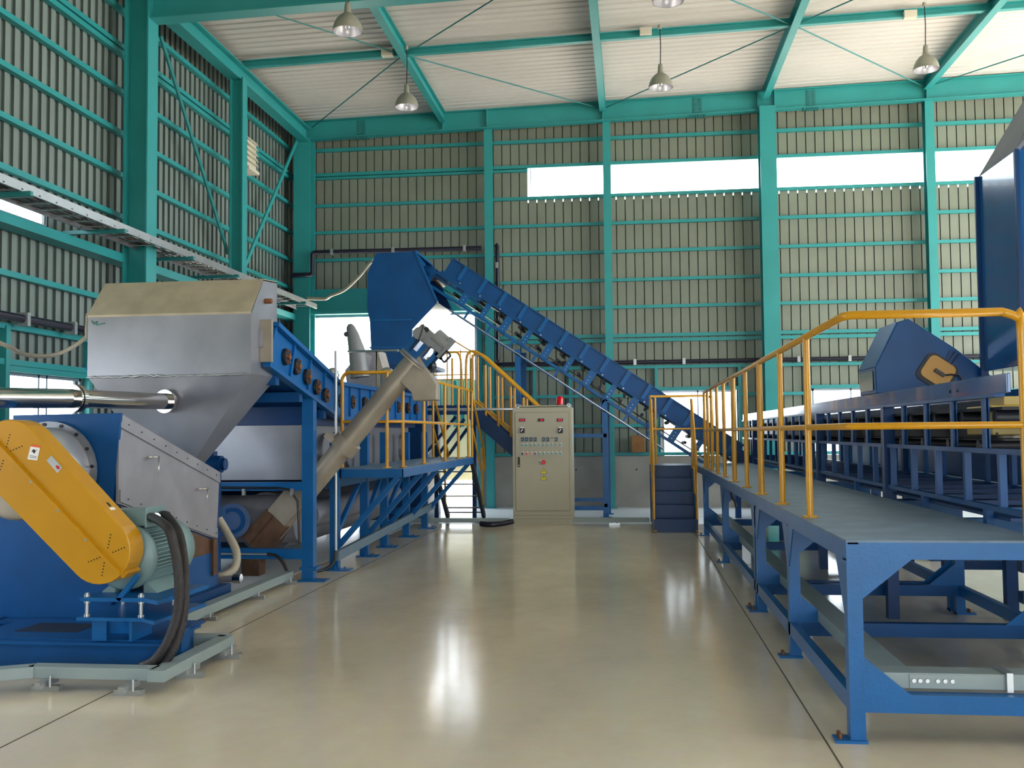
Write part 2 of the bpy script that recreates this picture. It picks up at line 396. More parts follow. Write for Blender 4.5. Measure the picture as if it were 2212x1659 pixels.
# steel frame
def column(name, label, x, y, h, w, top, up, base=True):
    t = thing(name, label, 'column', (x, y, 0), 'teal steel columns of the hall')
    b = MB(); b.ib((x, y, 0), (x, y, top), h, w, .016, up=up); obj('shaft', b, TEAL, t)
    if base: obj('base_plate', MB().box(x-w/2-.04, x+w/2+.04, y-h/2-.02, y+h/2+.02, 0, .02), TEAL, t)
    return t
U, V = (0, 1, 0), (1, 0, 0)
column('steel_column', 'slender teal column right of the big door opening, rising behind the conveyor hopper', -2.91, 20.57, .2, .16, 7.96, U)
column('steel_column', 'slender teal column at the back wall behind the inclined conveyor, left end of the wide high window', -.42, 20.57, .2, .155, 8.01, U)
column('steel_column', 'broad teal column of the back wall, the widest one, between two high windows', 2.83, 20.47, .36, .32, 8.12, U)
column('steel_column', 'slender teal column on the back wall above the blue hood with yellow hatch', 6.01, 20.56, .22, .17, 8.18, U)
column('steel_column', 'teal column in the far left corner of the hall, where both walls meet', -6.89, 20.47, .36, .36, 7.9, U)
column('steel_column', 'heavy teal column of the left wall, nearest the camera, rising behind the stainless hopper', -6.87, 13.25, .36, .3, 8.1, V)
column('steel_column', 'teal column in the middle of the left wall between two slanted braces', -6.77, 16.55, .24, .2, 7.82, V)
def beam(label, p, q, h, w, cat='beam', name='steel_beam', plates=(), t=.014):
    p, q = Vector(p), Vector(q)
    r = thing(name, label, cat, p, 'teal roof steelwork')
    obj('girder', MB().ib(p, q, h, w, t), TEAL, r)
    for x in plates:
        z = p.z+(q.z-p.z)*(x-p.x)/(q.x-p.x); b = MB()
        b.box(x-.16, x+.16, p.y-w/2-.012, p.y+w/2+.012, z-h/2-.014, z-h/2); b.box(x-.09, x+.09, p.y-.02, p.y-.007, z-h/2+.05, z+h/2-.05)
        for i in range(6):
            for yy in (-.07, .07): b.bolt((x-.14+i*.056, p.y+yy, z-h/2-.014), (0, 0, -1), .014, .018)
        for i in range(7):
            for xx in (-.05, .05): b.bolt((x+xx, p.y-.02, z-h/2+.07+i*(h-.14)/6), (0, -1, 0), .012, .014)
        obj('splice_plate', b, TEALD, r)
    return r
ev = lambda x: 8.085+.019*(x+6.65)
beam('deep teal eave girder running along the top of the back wall', (-7.05, 20.47, ev(-7.05)), (13.9, 20.47, ev(13.9)), .41, .2, plates=(-5.63, 1.45, 3.72))
b = MB()
for x in (-3.85, -2.91, -.49, 2.65, 2.99, 5.95): b.box(x-.008, x+.008, 20.37, 20.46, ev(x)-.19, ev(x)+.19)
trim(b)
beam('teal girder running along the top of the left wall into the far corner', (-6.82, YF+.1, 7.95), (-6.82, 20.36, 7.95), .3, .22)
beam('deepest teal rafter crossing over the heavy left wall column at the top left of the photo', (-6.7, 13.25, zr(-6.7)-.42), (13.9, 13.25, zr(13.9)-.42), .8, .25)
for x, lb in ((-3.85, 'teal purlin beam running away under the roof above the leftmost pair of lamps'), (-.49, 'teal purlin beam under the roof meeting the eave above the middle slender column'),
              (2.8, 'teal purlin beam under the roof ending over the broad back wall column'), (5.95, 'teal purlin beam under the roof ending above the rightmost pendant lamp'), (9.3, 'rightmost teal purlin beam under the roof, past the last lamp')):
    beam(lb, (x, YF+.1, zr(x)-.13), (x, 20.36, zr(x)-.13), .22, .13, name='roof_purlin')
beam('thin teal cross beam under the roof carrying the pendant lamps, halfway to the back wall', (-6.8, 16.8, zr(-6.8)-.12), (13.9, 16.8, zr(13.9)-.1), .13, .1)
def rod(p, q, label, name='brace_rod', r=.012, m=TEALD):
    tag(obj(name, MB().tube([p, q], r, 8), m), label, 'brace', 'slanted bracing of the roof and walls')
def zz(x): return zr(x)-.16
for (x0, y0, x1, y1, lb) in ((-6.68, 20.36, -3.93, 16.88, 'dark bracing rod from the far left roof corner to the crossing above the left lamp'),
    (-3.77, 16.72, -.57, 13.4, 'dark bracing rod running up right from the beam crossing to the top of the photo'),
    (-6.6, 13.4, -3.93, 16.72, 'green bracing rod from the heavy rafter down to the beam crossing above the left lamp'),
    (-3.77, 16.88, -.57, 20.36, 'green bracing rod between the beam crossing and the eave left of the middle lamp'),
    (2.72, 16.88, -.41, 20.36, 'dark bracing rod passing behind the middle pendant lamp'),
    (-.41, 13.4, 2.72, 16.72, 'bracing rod coming from the top edge into the crossing over the broad column'),
    (2.88, 16.88, 5.87, 20.36, 'thin green bracing rod left of the rightmost pendant lamp'),
    (2.88, 16.72, 5.87, 13.4, 'bracing rod leaving the crossing over the broad column towards the top right'),
    (6.03, 20.36, 9.22, 16.88, 'bracing rod at the far right under the roof, right of the last lamp')):
    rod((x0, y0, zz(x0)), (x1, y1, zz(x1)), lb)
tag(obj('wall_brace', MB().bar((-6.98, 14.05, 7.6), (-6.98, 16.62, 4.75), .08, .03, up=(1, 0, 0)), TEALD), 'flat teal brace slanting down beside the heavy left wall column', 'brace')
tag(obj('wall_brace', MB().bar((-6.98, 20.4, 8.0), (-6.98, 17.35, 4.6), .09, .03, up=(1, 0, 0)), TEAL), 'flat teal brace slanting from the far corner down to the middle left wall column', 'brace')

# pendant lamps
def make_lamp(x, y, z, top, lb):
    t = thing('pendant_lamp', lb, 'lamp', (x, y, z), 'bell shaped pendant lamps')
    prof = [(.2, 0), (.198, .03), (.185, .09), (.15, .16), (.1, .215), (.06, .24)]
    obj('lamp_shade', MB().lathe((x, y, z), prof), LAMPS, t)
    obj('reflector', MB().lathe((x, y, z+.002), [(r-.006, q) for r, q in prof]), LAMPI, t)
    obj('lamp_holder', MB().lathe((x, y, z+.24), [(.06, 0), (.045, .03), (.04, .12), (.03, .16), (0, .16)]), LAMPS, t)
    obj('hanging_cable', MB().tube([(x, y, z+.39), (x+.01, y, z+(top-z)*.7), (x, y, top)], .008, 6), BLACK, t)
    obj('ceiling_hook', MB().cyl((x, y, top-.06), (x, y, top), .03, 12), LAMPS, t)
    obj('bulb', MB().lathe((x, y, z+.05), [(0, -.03), (.035, 0), (.045, .05), (.03, .1), (.02, .16)], 14), LAMPI, t)
make_lamp(-3.72, 16.4, 7.12, 8.18, 'bell shaped pendant lamp hanging below the left beam crossing, in front of the eave')
make_lamp(.57, 16.4, 7.24, 8.3, 'bell shaped pendant lamp in the middle of the roof, above the inclined conveyor')
make_lamp(4.79, 16.4, 7.32, 8.42, 'rightmost bell shaped pendant lamp, beside the sloping purlin')
make_lamp(-3.68, 12.7, 6.93, 7.55, 'nearest and largest bell shaped pendant lamp at the upper left')
make_lamp(.553, 12.7, 7.08, 7.75, 'bell shaped pendant lamp only whose rim shows at the top edge')
for px in ((1395, 67), (836, 113), (1967, 30)):
    p = aY(16.7, *px); tag(obj('junction_box', MB().box(p.x-.1, p.x+.1, 16.68, 16.8, p.z-.06, p.z+.06), LOUV), {1395: 'pale junction box on the cross beam left of the middle lamp hook', 836: 'pale junction box on the cross beam just left of the left beam crossing', 1967: 'pale junction box on the cross beam near the rightmost lamp hook'}[px[0]], 'junction box')

# louvred unit on the left wall
t = thing('wall_louvre', 'cream slatted ventilation box high on the left wall beside the middle column', 'vent', (-6.95, 17.6, 6.5))
obj('housing', MB().box(-7.2, -6.95, 17.42, 17.86, 6.52, 7.08), LOUV, t, bevel=.01)
for i in range(5): obj('slat', MB().prism([(-6.95, 17.4, 6.62+i*.1), (-6.9, 17.4, 6.6+i*.1), (-6.95, 17.4, 6.67+i*.1)], (0, .48, 0)), LOUV, t)
obj('drip_tray', MB().box(-7.2, -6.9, 17.38, 17.9, 6.46, 6.52), LOUV, t, bevel=.01)
obj('mounting_arm', MB().box(-7.25, -7.2, 17.5, 17.8, 6.6, 7.0), GALV, t)

# black pipes
def clips(pts, t, r=.07, ax=(0, -1, 0)):
    for p in pts: obj('clamp', MB().box(p[0]-.03, p[0]+.03, p[1]-r, p[1]+r, p[2]-r, p[2]+r), GALV, t)
t = thing('black_pipe', 'black pipe above the big door opening, from corner column to slender column', 'pipe', (-6.8, 20.2, 4.9))
obj('pipe_run', MB().tube([(-7.1, 20.2, 4.93), (-6.66, 20.2, 4.93), (-6.62, 20.2, 4.97), (-6.62, 20.2, 5.36), (-6.58, 20.2, 5.4), (-3.05, 20.42, 5.42)], .05), PIPEB, t)
clips([(-6.2, 20.23, 5.4), (-4.9, 20.3, 5.41), (-3.4, 20.4, 5.42)], t, .06)
t = thing('black_pipe', 'long black pipe dropping beside the slender column then running right along the back wall', 'pipe', (-2.75, 20.6, 2.9))
obj('pipe_run', MB().tube(spline([(-2.78, 20.735, 5.5), (-2.76, 20.735, 5.35), (-2.76, 20.735, 3.3), (-2.76, 20.735, 3.05), (-2.6, 20.735, 3.0), (2.4, 20.735, 3.0), (7.2, 20.735, 3.0), (13, 20.735, 3.0)], 4), .042), PIPEB, t)
clips([(-2.76, 20.735, 5.1), (-2.76, 20.735, 3.8), (.1, 20.735, 3.0), (1.1, 20.735, 3.0), (3.4, 20.735, 3.0), (4.4, 20.735, 3.0), (7, 20.735, 3.0)], t, .06)
t = thing('black_pipe', 'black pipe running along the left wall above the left window', 'pipe', (-7.05, 9, 2.9))
obj('pipe_run', MB().tube([(-7.08, 4, 2.93), (-7.08, 19.6, 2.97)], .05), PIPEB, t)
for y in (10.9, 11.9): obj('clamp', MB().box(-7.15, -7.01, y-.03, y+.03, 2.86, 3.02), GALV, t)

# cable tray
t = thing('cable_tray', 'ladder cable tray with bright side rails running along the left wall', 'cable tray', (-6.68, 6, 4.2))
for x in (-6.9, -6.44): obj('side_rail', MB().ch((x, 5.5, 4.25), (x, 19.95, 4.22), .1, .03, t=.004, side=1 if x < -6.7 else -1), GALV if x > -6.7 else STEELM, t)
for i in range(44): obj('rung', MB().box(-6.9, -6.44, 6.0+i*.32, 6.03+i*.32, 4.205, 4.22), GALV, t)
t2 = [(-6.84+.045*i, .016+.005*(i % 3)) for i in range(8)]
for i, (x, r) in enumerate(t2):
    o = obj('tray_cable', MB().tube([(x+.02*math.sin(y*1.7+i), y, 4.245+.008*math.sin(y*2+i*2)) for y in [5.6+k*.7 for k in range(19)]], r, 6), BLACK if i % 3 else STEELB)
    tag(o, 'dark cable lying in the ladder cable tray', 'cable', 'cables in the tray')
for i, y in enumerate((9.9, 11.9, 13.9, 15.6, 17.3, 19.0)):
    obj('support_bracket', MB().bar((-7.2, y, 4.17), (-6.36, y, 4.17), .05, .05), TEALD, t)

# flexible hoses
hp = [(-6.44, 19.3, 4.3), (-6.1, 19.4, 4.3), aY(19, 715, 638), aY(18.6, 745, 625), aY(18.2, 777, 595), aY(17.9, 797, 570), aY(17.72, 808, 562)]
tag(obj('flexible_hose', MB().tube(spline(hp, 6), .035, 10), WHOSE), 'off white flexible hose hanging from the tray end to the tall blue feed hopper', 'hose')
hp = [(-7.3, 7.2, 2.95), (-7.0, 7.4, 2.9), (-6.3, 8.2, 2.66), (-6.0, 8.87, 2.46), (-6, 9.3, 2.38), (-5.95, 9.75, 2.42), (-5.8, 10.0, 2.6), aY(9.6, 188, 712), aY(9.3, 190, 680)]
tag(obj('flexible_hose', MB().tube(spline(hp, 6), .022, 10), WHOSE), 'thin off white hose drooping at the left edge to the stainless hopper', 'hose')
tag(obj('crate_board', MB().box(.0, .27, YB-.2, YB-.08, 1.135, 1.48), WOOD, bevel=.008), 'small brown wooden board standing on the wall rail under the inclined conveyor', 'board')
# ================================================================== left side machines
X = Vector((1, 0, 0)); Y = Vector((0, 1, 0)); Z = Vector((0, 0, 1))
# ---- dewatering machine with belt drive, nearest the camera
t = thing('dewatering_machine', 'big blue machine at lower left with yellow belt guard and stainless hatch', 'machine', (-4.3, 7.2, 0))
b = MB(); b.ib((-5.8, 6.22, .11), (-3.02, 6.22, .11), .22, .14, .012); b.ib((-5.8, 6.86, .11), (-3.12, 6.86, .11), .22, .14, .012)
b.ib((-3.1, 6.29, .11), (-3.1, 6.8, .11), .22, .12, .012); b.box(-5.8, -4.62, 6.2, 6.95, .215, .23); b.box(-4.42, -3.05, 6.2, 6.9, .215, .23)
b.box(-3.02, -2.95, 6.3, 6.42, 0, .28)
obj('skid_base', b, BLUEM, t)
b = MB(); b.box(-5.4, -4.55, 6.42, 6.72, .229, .233); b.box(-4.2, -3.75, 6.42, 6.72, .229, .233)
obj('slot', b, DARK, t)
b = MB().box(-5.8, -3.7, 6.96, 8.92, 0, .19); obj('body_base', b, BLUED, t)
b = MB().prism([(-5.9, 7.02, .19), (-5.9, 8.75, .19), (-5.9, 8.75, 1.2), (-5.9, 7.02, 1.2)], (1.2, 0, 0))
b.prism([(-4.7, 7.0, .19), (-4.7, 8.82, .19), (-4.7, 8.82, 1.19), (-4.7, 7.0, 1.69)], (.92, 0, 0))
obj('body', b, BLUED, t)
b = MB().prism([aY(6.97, 28, 897), aY(6.97, 261, 892), aY(6.97, 240, 1112), aY(6.97, 238, 1345), aY(6.97, -160, 1345), aY(6.97, -160, 1085), aY(6.97, 28, 1085)], (0, .03, 0))
obj('front_plate', b, BLUEM, t)
b = MB().box(-3.785, -3.765, 7.05, 8.74, .19, .5); obj('side_plate', b, BLUEM, t)
# hatch
hp = [(6.98, 1.724), (8.8, 1.217), (8.74, .611), (6.98, 1.06)]
b = MB().prism([(-3.785, y, z) for y, z in hp], (.02, 0, 0))
b.prism([(-3.765, y, z) for y, z in ((6.99, 1.72), (8.79, 1.217), (8.79, 1.12), (6.99, 1.62))], (.012, 0, 0))
b.prism([(-3.765, y, z) for y, z in ((6.99, 1.16), (8.74, .71), (8.74, .62), (6.99, 1.07))], (.012, 0, 0))
hc = obj('hatch_cover', b, STEELM, t)
for (c0, c1) in (((331, 987), (329, 1037)), ((437, 1055), (435, 1090))):
    p, q = aX(-3.75, *c0), aX(-3.75, *c1); o = Vector((.05, 0, 0)); m = Vector((0, -.09, 0))
    obj('handle', MB().tube([p+m-o*.2, p+m+o, p+o, q+o, q+m+o, q+m-o*.2], .008, 8), CHROME, hc)
b = MB()
for i in range(9):
    y = 7.1+i*.2; b.bolt((-3.753, y, 1.67-(y-6.99)*.278), X, .006, .006); b.bolt((-3.753, y, 1.11-(y-6.99)*.257), X, .006, .006)
obj('bolt', b, DARK, hc)
b = MB().prism([(-3.787, 7.02, 1.04), (-3.787, 8.72, .6), (-3.787, 8.66, .32), (-3.787, 8.1, .47), (-3.787, 7.4, .72)], (.015, 0, 0))
b.box(-3.775, -3.74, 8.62, 8.7, .3, .62); obj('chute_plate', b, STEELB, t)
# drum
DC = Vector((-4.29, 0, 1.3))
def dY(y): return DC+Y*y
dr = obj('drum', MB().lathe(dY(6.97), [(0, -.42), (.31, -.42), (.325, -.4), (.325, 0)], 40, Y), DRUMS, t)
obj('drum_cover', MB().lathe(dY(6.97), [(0, -.43), (.28, -.43), (.31, -.425), (.33, -.41), (.332, -.33), (.325, -.33)], 40, Y), STEELW, dr)
fl = obj('flange', MB().ring(dY(6.93), Y, .32, .37, 40, .03), STEEL, t)
b = MB()
for k in range(16):
    a = k*math.pi/8+.1; b.bolt(dY(6.93)+X*.348*math.cos(a)+Z*.348*math.sin(a), -Y, .014, .01)
obj('bolt', b, DARK, fl)
# belt guard
ca, cb = aY(6.0, 213, 1190), aY(6.0, 18, 983); ra, rb = .212, .228
dv = (cb-ca).normalized(); th = math.atan2(dv.z, dv.x)
def stad(y, k=0):
    A, B = ca.copy(), cb.copy(); A.y = B.y = y
    return arc(A, ra-k, th+math.pi/2, th+math.pi*1.5, X, Z, 16)+arc(B, rb-k, th-math.pi/2, th+math.pi/2, X, Z, 16)
g = obj('belt_guard', MB().prism(stad(6.0), (0, .18, 0)), YEL, t, 'yellow belt guard slanting down to the motor', bevel=.006)
nv = Vector((-dv.z, 0, dv.x))
if nv.z < 0: nv = -nv
b = MB(); s0 = ca-dv*.205; s1 = cb+dv*.22
b.bar(s0+Y*-.012+nv*.004, s1+Y*-.012+nv*.004, .024, .018, up=nv); b.bar(s0-dv*.01+Y*.03, s0-dv*.01+Y*.2, .03, .05, up=nv)
obj('seam_rib', b, YEL, g)
b = MB()
def dots(c, lst):
    for a, r0, r1 in lst:
        for i in range(5):
            r = r0+(r1-r0)*i/4; b.cyl(c+X*r*math.cos(a)+Z*r*math.sin(a)-Y*.002, c+X*r*math.cos(a)+Z*r*math.sin(a)+Y*.004, .0042, 8)
for p, q in (((239, 1155), (233, 1183)), ((244, 1193), (268, 1183)), ((191, 1214), (215, 1204)), ((225, 1216), (220, 1243)), ((21, 939), (14, 965)), ((23, 974), (47, 964)), ((7, 995), (-2, 1020)), ((-30, 985), (-55, 995))):
    for i in range(5):
        c = aY(5.998, p[0]+(q[0]-p[0])*i/4, p[1]+(q[1]-p[1])*i/4); b.cyl(c, c+Y*.004, .0045, 8)
obj('vent_hole', b, BLACK, g)
b = MB()
for k in (.12, .42, .72): c = ca+(cb-ca)*k-Y*.02; b.bolt(c, -Y, .009, .008)
obj('bolt', b, GALV, g)
def quadY(y, pts, m, par, name, lb=None, d=.002): return obj(name, MB().prism([aY(y, *p) for p in pts], (0, d, 0)), m, par, lb)
w = [(67, 960), (87, 963), (80, 994.5), (59, 992)]
quadY(5.997, w, WHITE, g, 'warning_label', 'white warning label with orange strip and black pictogram')
quadY(5.995, [(67, 960), (87, 963), (86, 967.5), (66, 964.5)], ORANGEB, g, 'label_strip')
b = MB().prism([aY(5.995, *p) for p in ((68, 974), (73, 970), (76, 974), (81, 970), (76, 976), (74, 980), (70, 976))], (0, .002, 0))
b.prism([aY(5.995, *p) for p in ((64, 983.5), (79, 986), (79, 987), (64, 984.5))], (0, .002, 0)); b.prism([aY(5.995, *p) for p in ((63.5, 987), (78, 989), (78, 990), (63.5, 988))], (0, .002, 0))
obj('label_print', b, BLACK, g)
quadY(5.997, [(111, 984), (134.5, 1010), (124, 1022), (100.5, 995)], SILVER, g, 'direction_plate', 'silver plate with red arrow')
b = MB().prism([aY(5.994, *p) for p in ((119.5, 1006.5), (123, 1005), (126.5, 1008), (128, 1006.5), (128, 1013.5), (121.5, 1013), (123, 1011.5))], (0, .002, 0))
obj('direction_arrow', b, RED, g)
c = ca+(cb-ca)*.22+nv*(ra+.001)+Y*.09
b = MB().bar(c-dv*.05, c+dv*.06, .06, .004, up=nv); obj('edge_label', b, WHITE, g)
c2 = c+nv*.003; obj('edge_label_print', MB().bar(c2-dv*.02, c2+dv*.015, .025, .002, up=nv), BLACK, g)
# motor
mc = Vector((-3.33, 0, .755)); mo = Vector(mc)
def mY(y): return mc+Y*y
mt = obj('motor', MB().lathe(mY(6.25), [(0, 0), (.2, 0), (.215, .02), (.215, .05), (.17, .06), (.17, .5)], 32, Y), MOTG, t, 'sea green finned electric motor')
b = MB()
for k in range(48):
    a = 2*math.pi*k/48; u = X*math.cos(a)+Z*math.sin(a)
    b.bar(mY(6.32)+u*.185, mY(6.72)+u*.185, .006, .035, up=u)
obj('cooling_fin', b, MOTG, mt)
obj('fan_cowl', MB().lathe(mY(6.72), [(.2, 0), (.215, .02), (.215, .14), (.17, .19), (0, .2)], 32, Y), MOTG, mt)
b = MB().box(-3.5, -3.24, 6.36, 6.62, .95, 1.06); b.box(-3.24, -3.225, 6.35, 6.63, .94, 1.075)
obj('terminal_box', b, MOTG, mt, bevel=.006)
b = MB()
for s in (-1, 1): b.prism([mc+Vector((s*.1, 6.33, -.16)), mc+Vector((s*.21, 6.33, -.25)), mc+Vector((s*.1, 6.33, -.25))], (0, .38, 0))
obj('motor_foot', b, MOTG, mt)
# motor mount
poly = [(-3.56, 6.12), (-3.12, 6.12), (-2.98, 6.02), (-2.94, 6.7), (-3.56, 6.7)]
b = MB(); b.prism([(x, y, .49) for x, y in poly], (0, 0, .025)); b.prism([(x-.02, y, .365) for x, y in poly], (0, 0, .022))
b.box(-3.5, -3.4, 6.17, 6.2, .23, .365); b.box(-3.24, -3.22, 6.16, 6.4, .23, .365); b.box(-3.5, -3.22, 6.4, 6.43, .23, .365); b.bar((-3.3, 6.14, .5), (-3.17, 6.14, .66), .03, .04, up=Y)
mp_ = obj('motor_mount', b, BLUE, t)
b = MB()
for x in (-3.53, -3.16): 
    b.cyl((x, 6.16, .37), (x, 6.16, .54), .012, 10); b.bolt((x, 6.16, .515), Z, .022, .016); b.bolt((x, 6.16, .49), -Z, .022, .016); b.bolt((x, 6.16, .387), Z, .022, .016)
    b.cyl((x, 6.62, .37), (x, 6.62, .54), .012, 10)
obj('adjusting_screw', b, GALV, mp_)
# hoses of the motor
def hose(pts, r, lb, m=HOSE, grp=None, name='cable_conduit', sub=6):
    pp = spline(pts, sub); return tag(obj(name, MB().tube(pp, r, 10), m), lb, 'hose', grp)
Yh = 6.0
hose([(-3.23, 6.42, 1.0), (-3.18, 6.35, 1.01), aY(6.15, 362, 1140), aY(6.1, 378, 1190), aY(6.05, 386, 1250), aY(6.05, 384, 1320), aY(6.0, 365, 1380), aY(5.98, 335, 1425), aY(5.98, 305, 1440)], .03, 'thick black ribbed cable loop from motor box to floor, left of the two')
hose([(-3.23, 6.55, 1.0), (-3.16, 6.5, 1.01), aY(6.35, 385, 1150), aY(6.25, 396, 1200), aY(6.15, 400, 1260), aY(6.1, 396, 1330), aY(6.05, 378, 1395), aY(6.02, 352, 1435), aY(6.0, 330, 1446)], .03, 'thick black ribbed cable loop from motor box to floor, right of the two')
b = MB(); b.cyl((-3.225, 6.42, 1.0), (-3.17, 6.38, 1.005), .034, 12); b.cyl((-3.225, 6.55, 1.0), (-3.16, 6.52, 1.005), .034, 12); obj('cable_gland', b, CHROME, mt)

# ---- stainless hopper
HX0, HX1 = aY(8.75, 190, 683).x, -3.45
t = thing('stainless_hopper', 'large stainless steel hopper with sloping lid, above the blue machine at left', 'hopper', (-4.25, 9.1, 1.25))
prof = [(8.75, 2.12), (8.75, 2.69), (9.05, 3.03), (9.42, 3.06), (9.42, 2.12)]
b = MB().prism([(HX0, y, z) for y, z in prof], (HX1-HX0, 0, 0))
obj('hopper_body', b, STEEL, t)
b = MB(); T = [(HX0, 8.75, 2.12), (HX1, 8.75, 2.12), (HX1, 9.42, 2.12), (HX0, 9.42, 2.12)]; O = [(-4.45, 8.95, 1.22), (-4.15, 8.95, 1.22), (-4.15, 9.2, 1.22), (-4.45, 9.2, 1.22)]
b.add(T+O, [(0, 1, 5, 4), (1, 2, 6, 5), (2, 3, 7, 6), (3, 0, 4, 7), (4, 5, 6, 7)])
obj('hopper_cone', b, STEEL, t)
b = MB().box(HX0-.004, HX1+.004, 8.742, 9.42, 2.085, 2.125)
n = 50
wl = [Vector((HX0+(HX1-HX0)*i/n, 8.738, 2.11+random.uniform(-.007, .007))) for i in range(n+1)]
obj('weld_seam', MB().tube(wl, [random.uniform(.005, .014) for _ in wl], 6), GALV, t, 'rough bright weld line')
b = MB().prism([(HX0, 8.742, 2.69), (HX0, 9.05, 3.036), (HX0, 9.42, 3.066), (HX0, 9.42, 3.05), (HX0, 9.05, 3.02), (HX0, 8.75, 2.67)], (HX1-HX0, 0, 0)); obj('lid', b, mat('dusty_stainless', (170, 160, 138), .5, metal=.25, noise=.12, nscale=5), t)
obj('nozzle', MB().cyl((HX1, 9.1, 2.83), (HX1+.07, 9.1, 2.83), .025, 14), BRONZE, t)
b = MB()
for p, q in (((198, 693), (203, 700)), ((203, 700), (209, 694)), ((209, 694), (208, 702)), ((208, 702), (226, 698))): b.bar(aY(8.745, *p), aY(8.745, *q), .008, .01)
obj('paint_mark', b, mat('marker_green', (60, 110, 105), .7), t)
obj('outlet_flange', MB().box(-4.5, -4.1, 8.9, 9.25, 1.19, 1.22), STEEL, t)
obj('outlet_duct', MB().box(-4.42, -4.18, 8.95, 9.2, .9, 1.2), STEEL, t)
# pipe into the hopper
t = thing('steel_pipe', 'polished steel pipe entering the stainless hopper from the left edge', 'pipe', (-4.3, 8.0, 1.8))
p0, p1, p2 = aY(8.95, 385, 868), aY(7.55, 163, 861), aY(6.2, -160, 858)
obj('pipe_section', MB().tube([p0, p1], .076, 24), CHROME, t); obj('pipe_section', MB().tube([p1, p2], .077, 24), CHROME, t)
d = (p1-p0).normalized(); f2 = p0+d*.2
obj('flange', MB().cyl(p1-d*.02, p1+d*.025, .115, 28), CHROME, t); obj('flange', MB().cyl(f2-d*.02, f2+d*.02, .108, 28), CHROME, t)
obj('flange', MB().cyl(p1+d*.04, p1+d*.06, .115, 28), CHROME, t)

# ---- washing tank with inclined trough
TX = -3.42
t = thing('washing_tank', 'long blue washing tank with bolted roller caps along its side, behind the hopper', 'machine', (-4.2, 12.8, 0))
ptop = [aX(TX, 590, 700), aX(TX, 728, 828), aX(TX, 932, 868)]; pbot = [aX(TX, 571, 787), aX(TX, 728, 903), aX(TX, 918, 921)]
ptop[2].z = ptop[1].z; pbot[2].z = pbot[1].z; pbot[2].y = ptop[2].y = 16.4
poly = ptop+pbot[::-1]
W = -1.75
b = MB().prism(poly, (-.02, 0, 0)); b.prism([p+X*(W+.02) for p in poly], (-.02, 0, 0))
obj('side_wall', b, BLUE, t)
b = MB(); bb = pbot
for i in range(2):
    b.add([bb[i], bb[i+1], bb[i+1]+X*W, bb[i]+X*W], [(0, 1, 2, 3)])
b.add([bb[0]+Vector((0,.02,0)), ptop[0]+Vector((0,.02,0)), ptop[0]+Vector((W,.02,0)), bb[0]+Vector((W,.02,0))], [(0, 1, 2, 3)])
obj('trough_bottom', b, BLUED, t)
b = MB()
for pl, s in ((ptop, 1), (pbot, -1)):
    for i in range(2):
        u = (pl[i+1]-pl[i]).cross(X).normalized(); b.bar(pl[i]+X*.02, pl[i+1]+X*.02, .08, .045, up=Z)
    for i in range(2): b.bar(pl[i]+X*(W), pl[i+1]+X*(W), .06, .045, up=Z)
obj('edge_rail', b, BLUE, t)
b = MB()
def lerp(a, b_, k): return a+(b_-a)*k
for k in (.02, .28, .52, .76, .98): b.bar(lerp(ptop[0], ptop[1], k)+X*.01, lerp(pbot[0], pbot[1], k)+X*.01, .04, .035, up=X)
for k in (.0, .1, .19, .29, .38, .47, .57, .66, .76, .86, 1): b.bar(lerp(ptop[1], ptop[2], k)+X*.01, lerp(pbot[1], pbot[2], k)+X*.01, .05, .035, up=X)
obj('side_rib', b, BLUE, t)
for i, px in enumerate(((616, 771), (639, 792), (661, 814), (682, 836), (701, 854), (732, 864), (759, 867), (786, 868), (812, 872), (836, 875), (858, 877), (879, 882), (897, 886))):
    c = aX(TX+.01, *px)
    if i > 4: c.z = (ptop[1].z+pbot[1].z)/2
    cp = obj('roller_cap', MB().cyl(c, c+X*.03, .085, 20), DARK, t)
    b = MB().cyl(c+X*.03, c+X*.055, .03, 12)
    for k in range(6): b.bolt(c+X*.03+Y*.066*math.cos(k*1.047)+Z*.062*math.sin(k*1.047), X, .012, .014)
    obj('bearing_hub', b, BRONZE, cp)
b = MB()
for i, k in enumerate((.15, .45, .8)):
    p = lerp(pbot[0], pbot[1], k); b.bar(p-Z*.06, p-Z*.06+X*W, .1, .1, up=Y)
obj('cross_member', b, BLUEM, t)
obj('end_plate', MB().box(-3.45, -3.34, 8.98, 9.02, 2.24, 2.64), STEELW, t)
obj('end_plate_handle', MB().box(-3.46, -3.42, 8.94, 8.98, 2.38, 2.54), STEELM, t)
tk = obj('tank_body', MB().box(-5.1, -3.6, 10.62, 15.9, 1.06, 1.66), STEEL, t, 'stained stainless tank body')
obj('tank_cover', MB().box(-5.1, -3.55, 10.75, 16.2, 1.66, 2.04), BLUED, t)
b = MB()
for y in (11.4, 12.4, 13.4, 14.4, 15.4): b.cyl((-3.62, y, 1.35), (-3.55, y, 1.35), .22, 24)
obj('tank_bulge', b, STEEL, tk)
obj('lower_drum', MB().cyl((-5.3, 11.05, .6), (-3.75, 11.05, .6), .27, 28), STEELM, t)
b = MB().cyl(aY(10.55, 502, 1125), aY(10.75, 502, 1125), .19, 28); b.ring(aY(10.53, 502, 1125), Y, .1, .14, 28, .02); obj('drum_flange', b, BLUEM, t)
b = MB().cyl((-4.3, 11.4, .52), (-4.3, 15.9, .52), .36, 28); b.cyl((-3.85, 11.5, .6), (-3.85, 15.8, .6), .16, 20); obj('lower_vessel', b, STEELM, t)
b = MB().box(-4.95, -3.62, 11.5, 15.8, .9, 1.06); b.box(-4.95, -4.85, 11.3, 15.9, .1, .9); obj('vessel_cradle', b, BLUED, t)
b = MB()
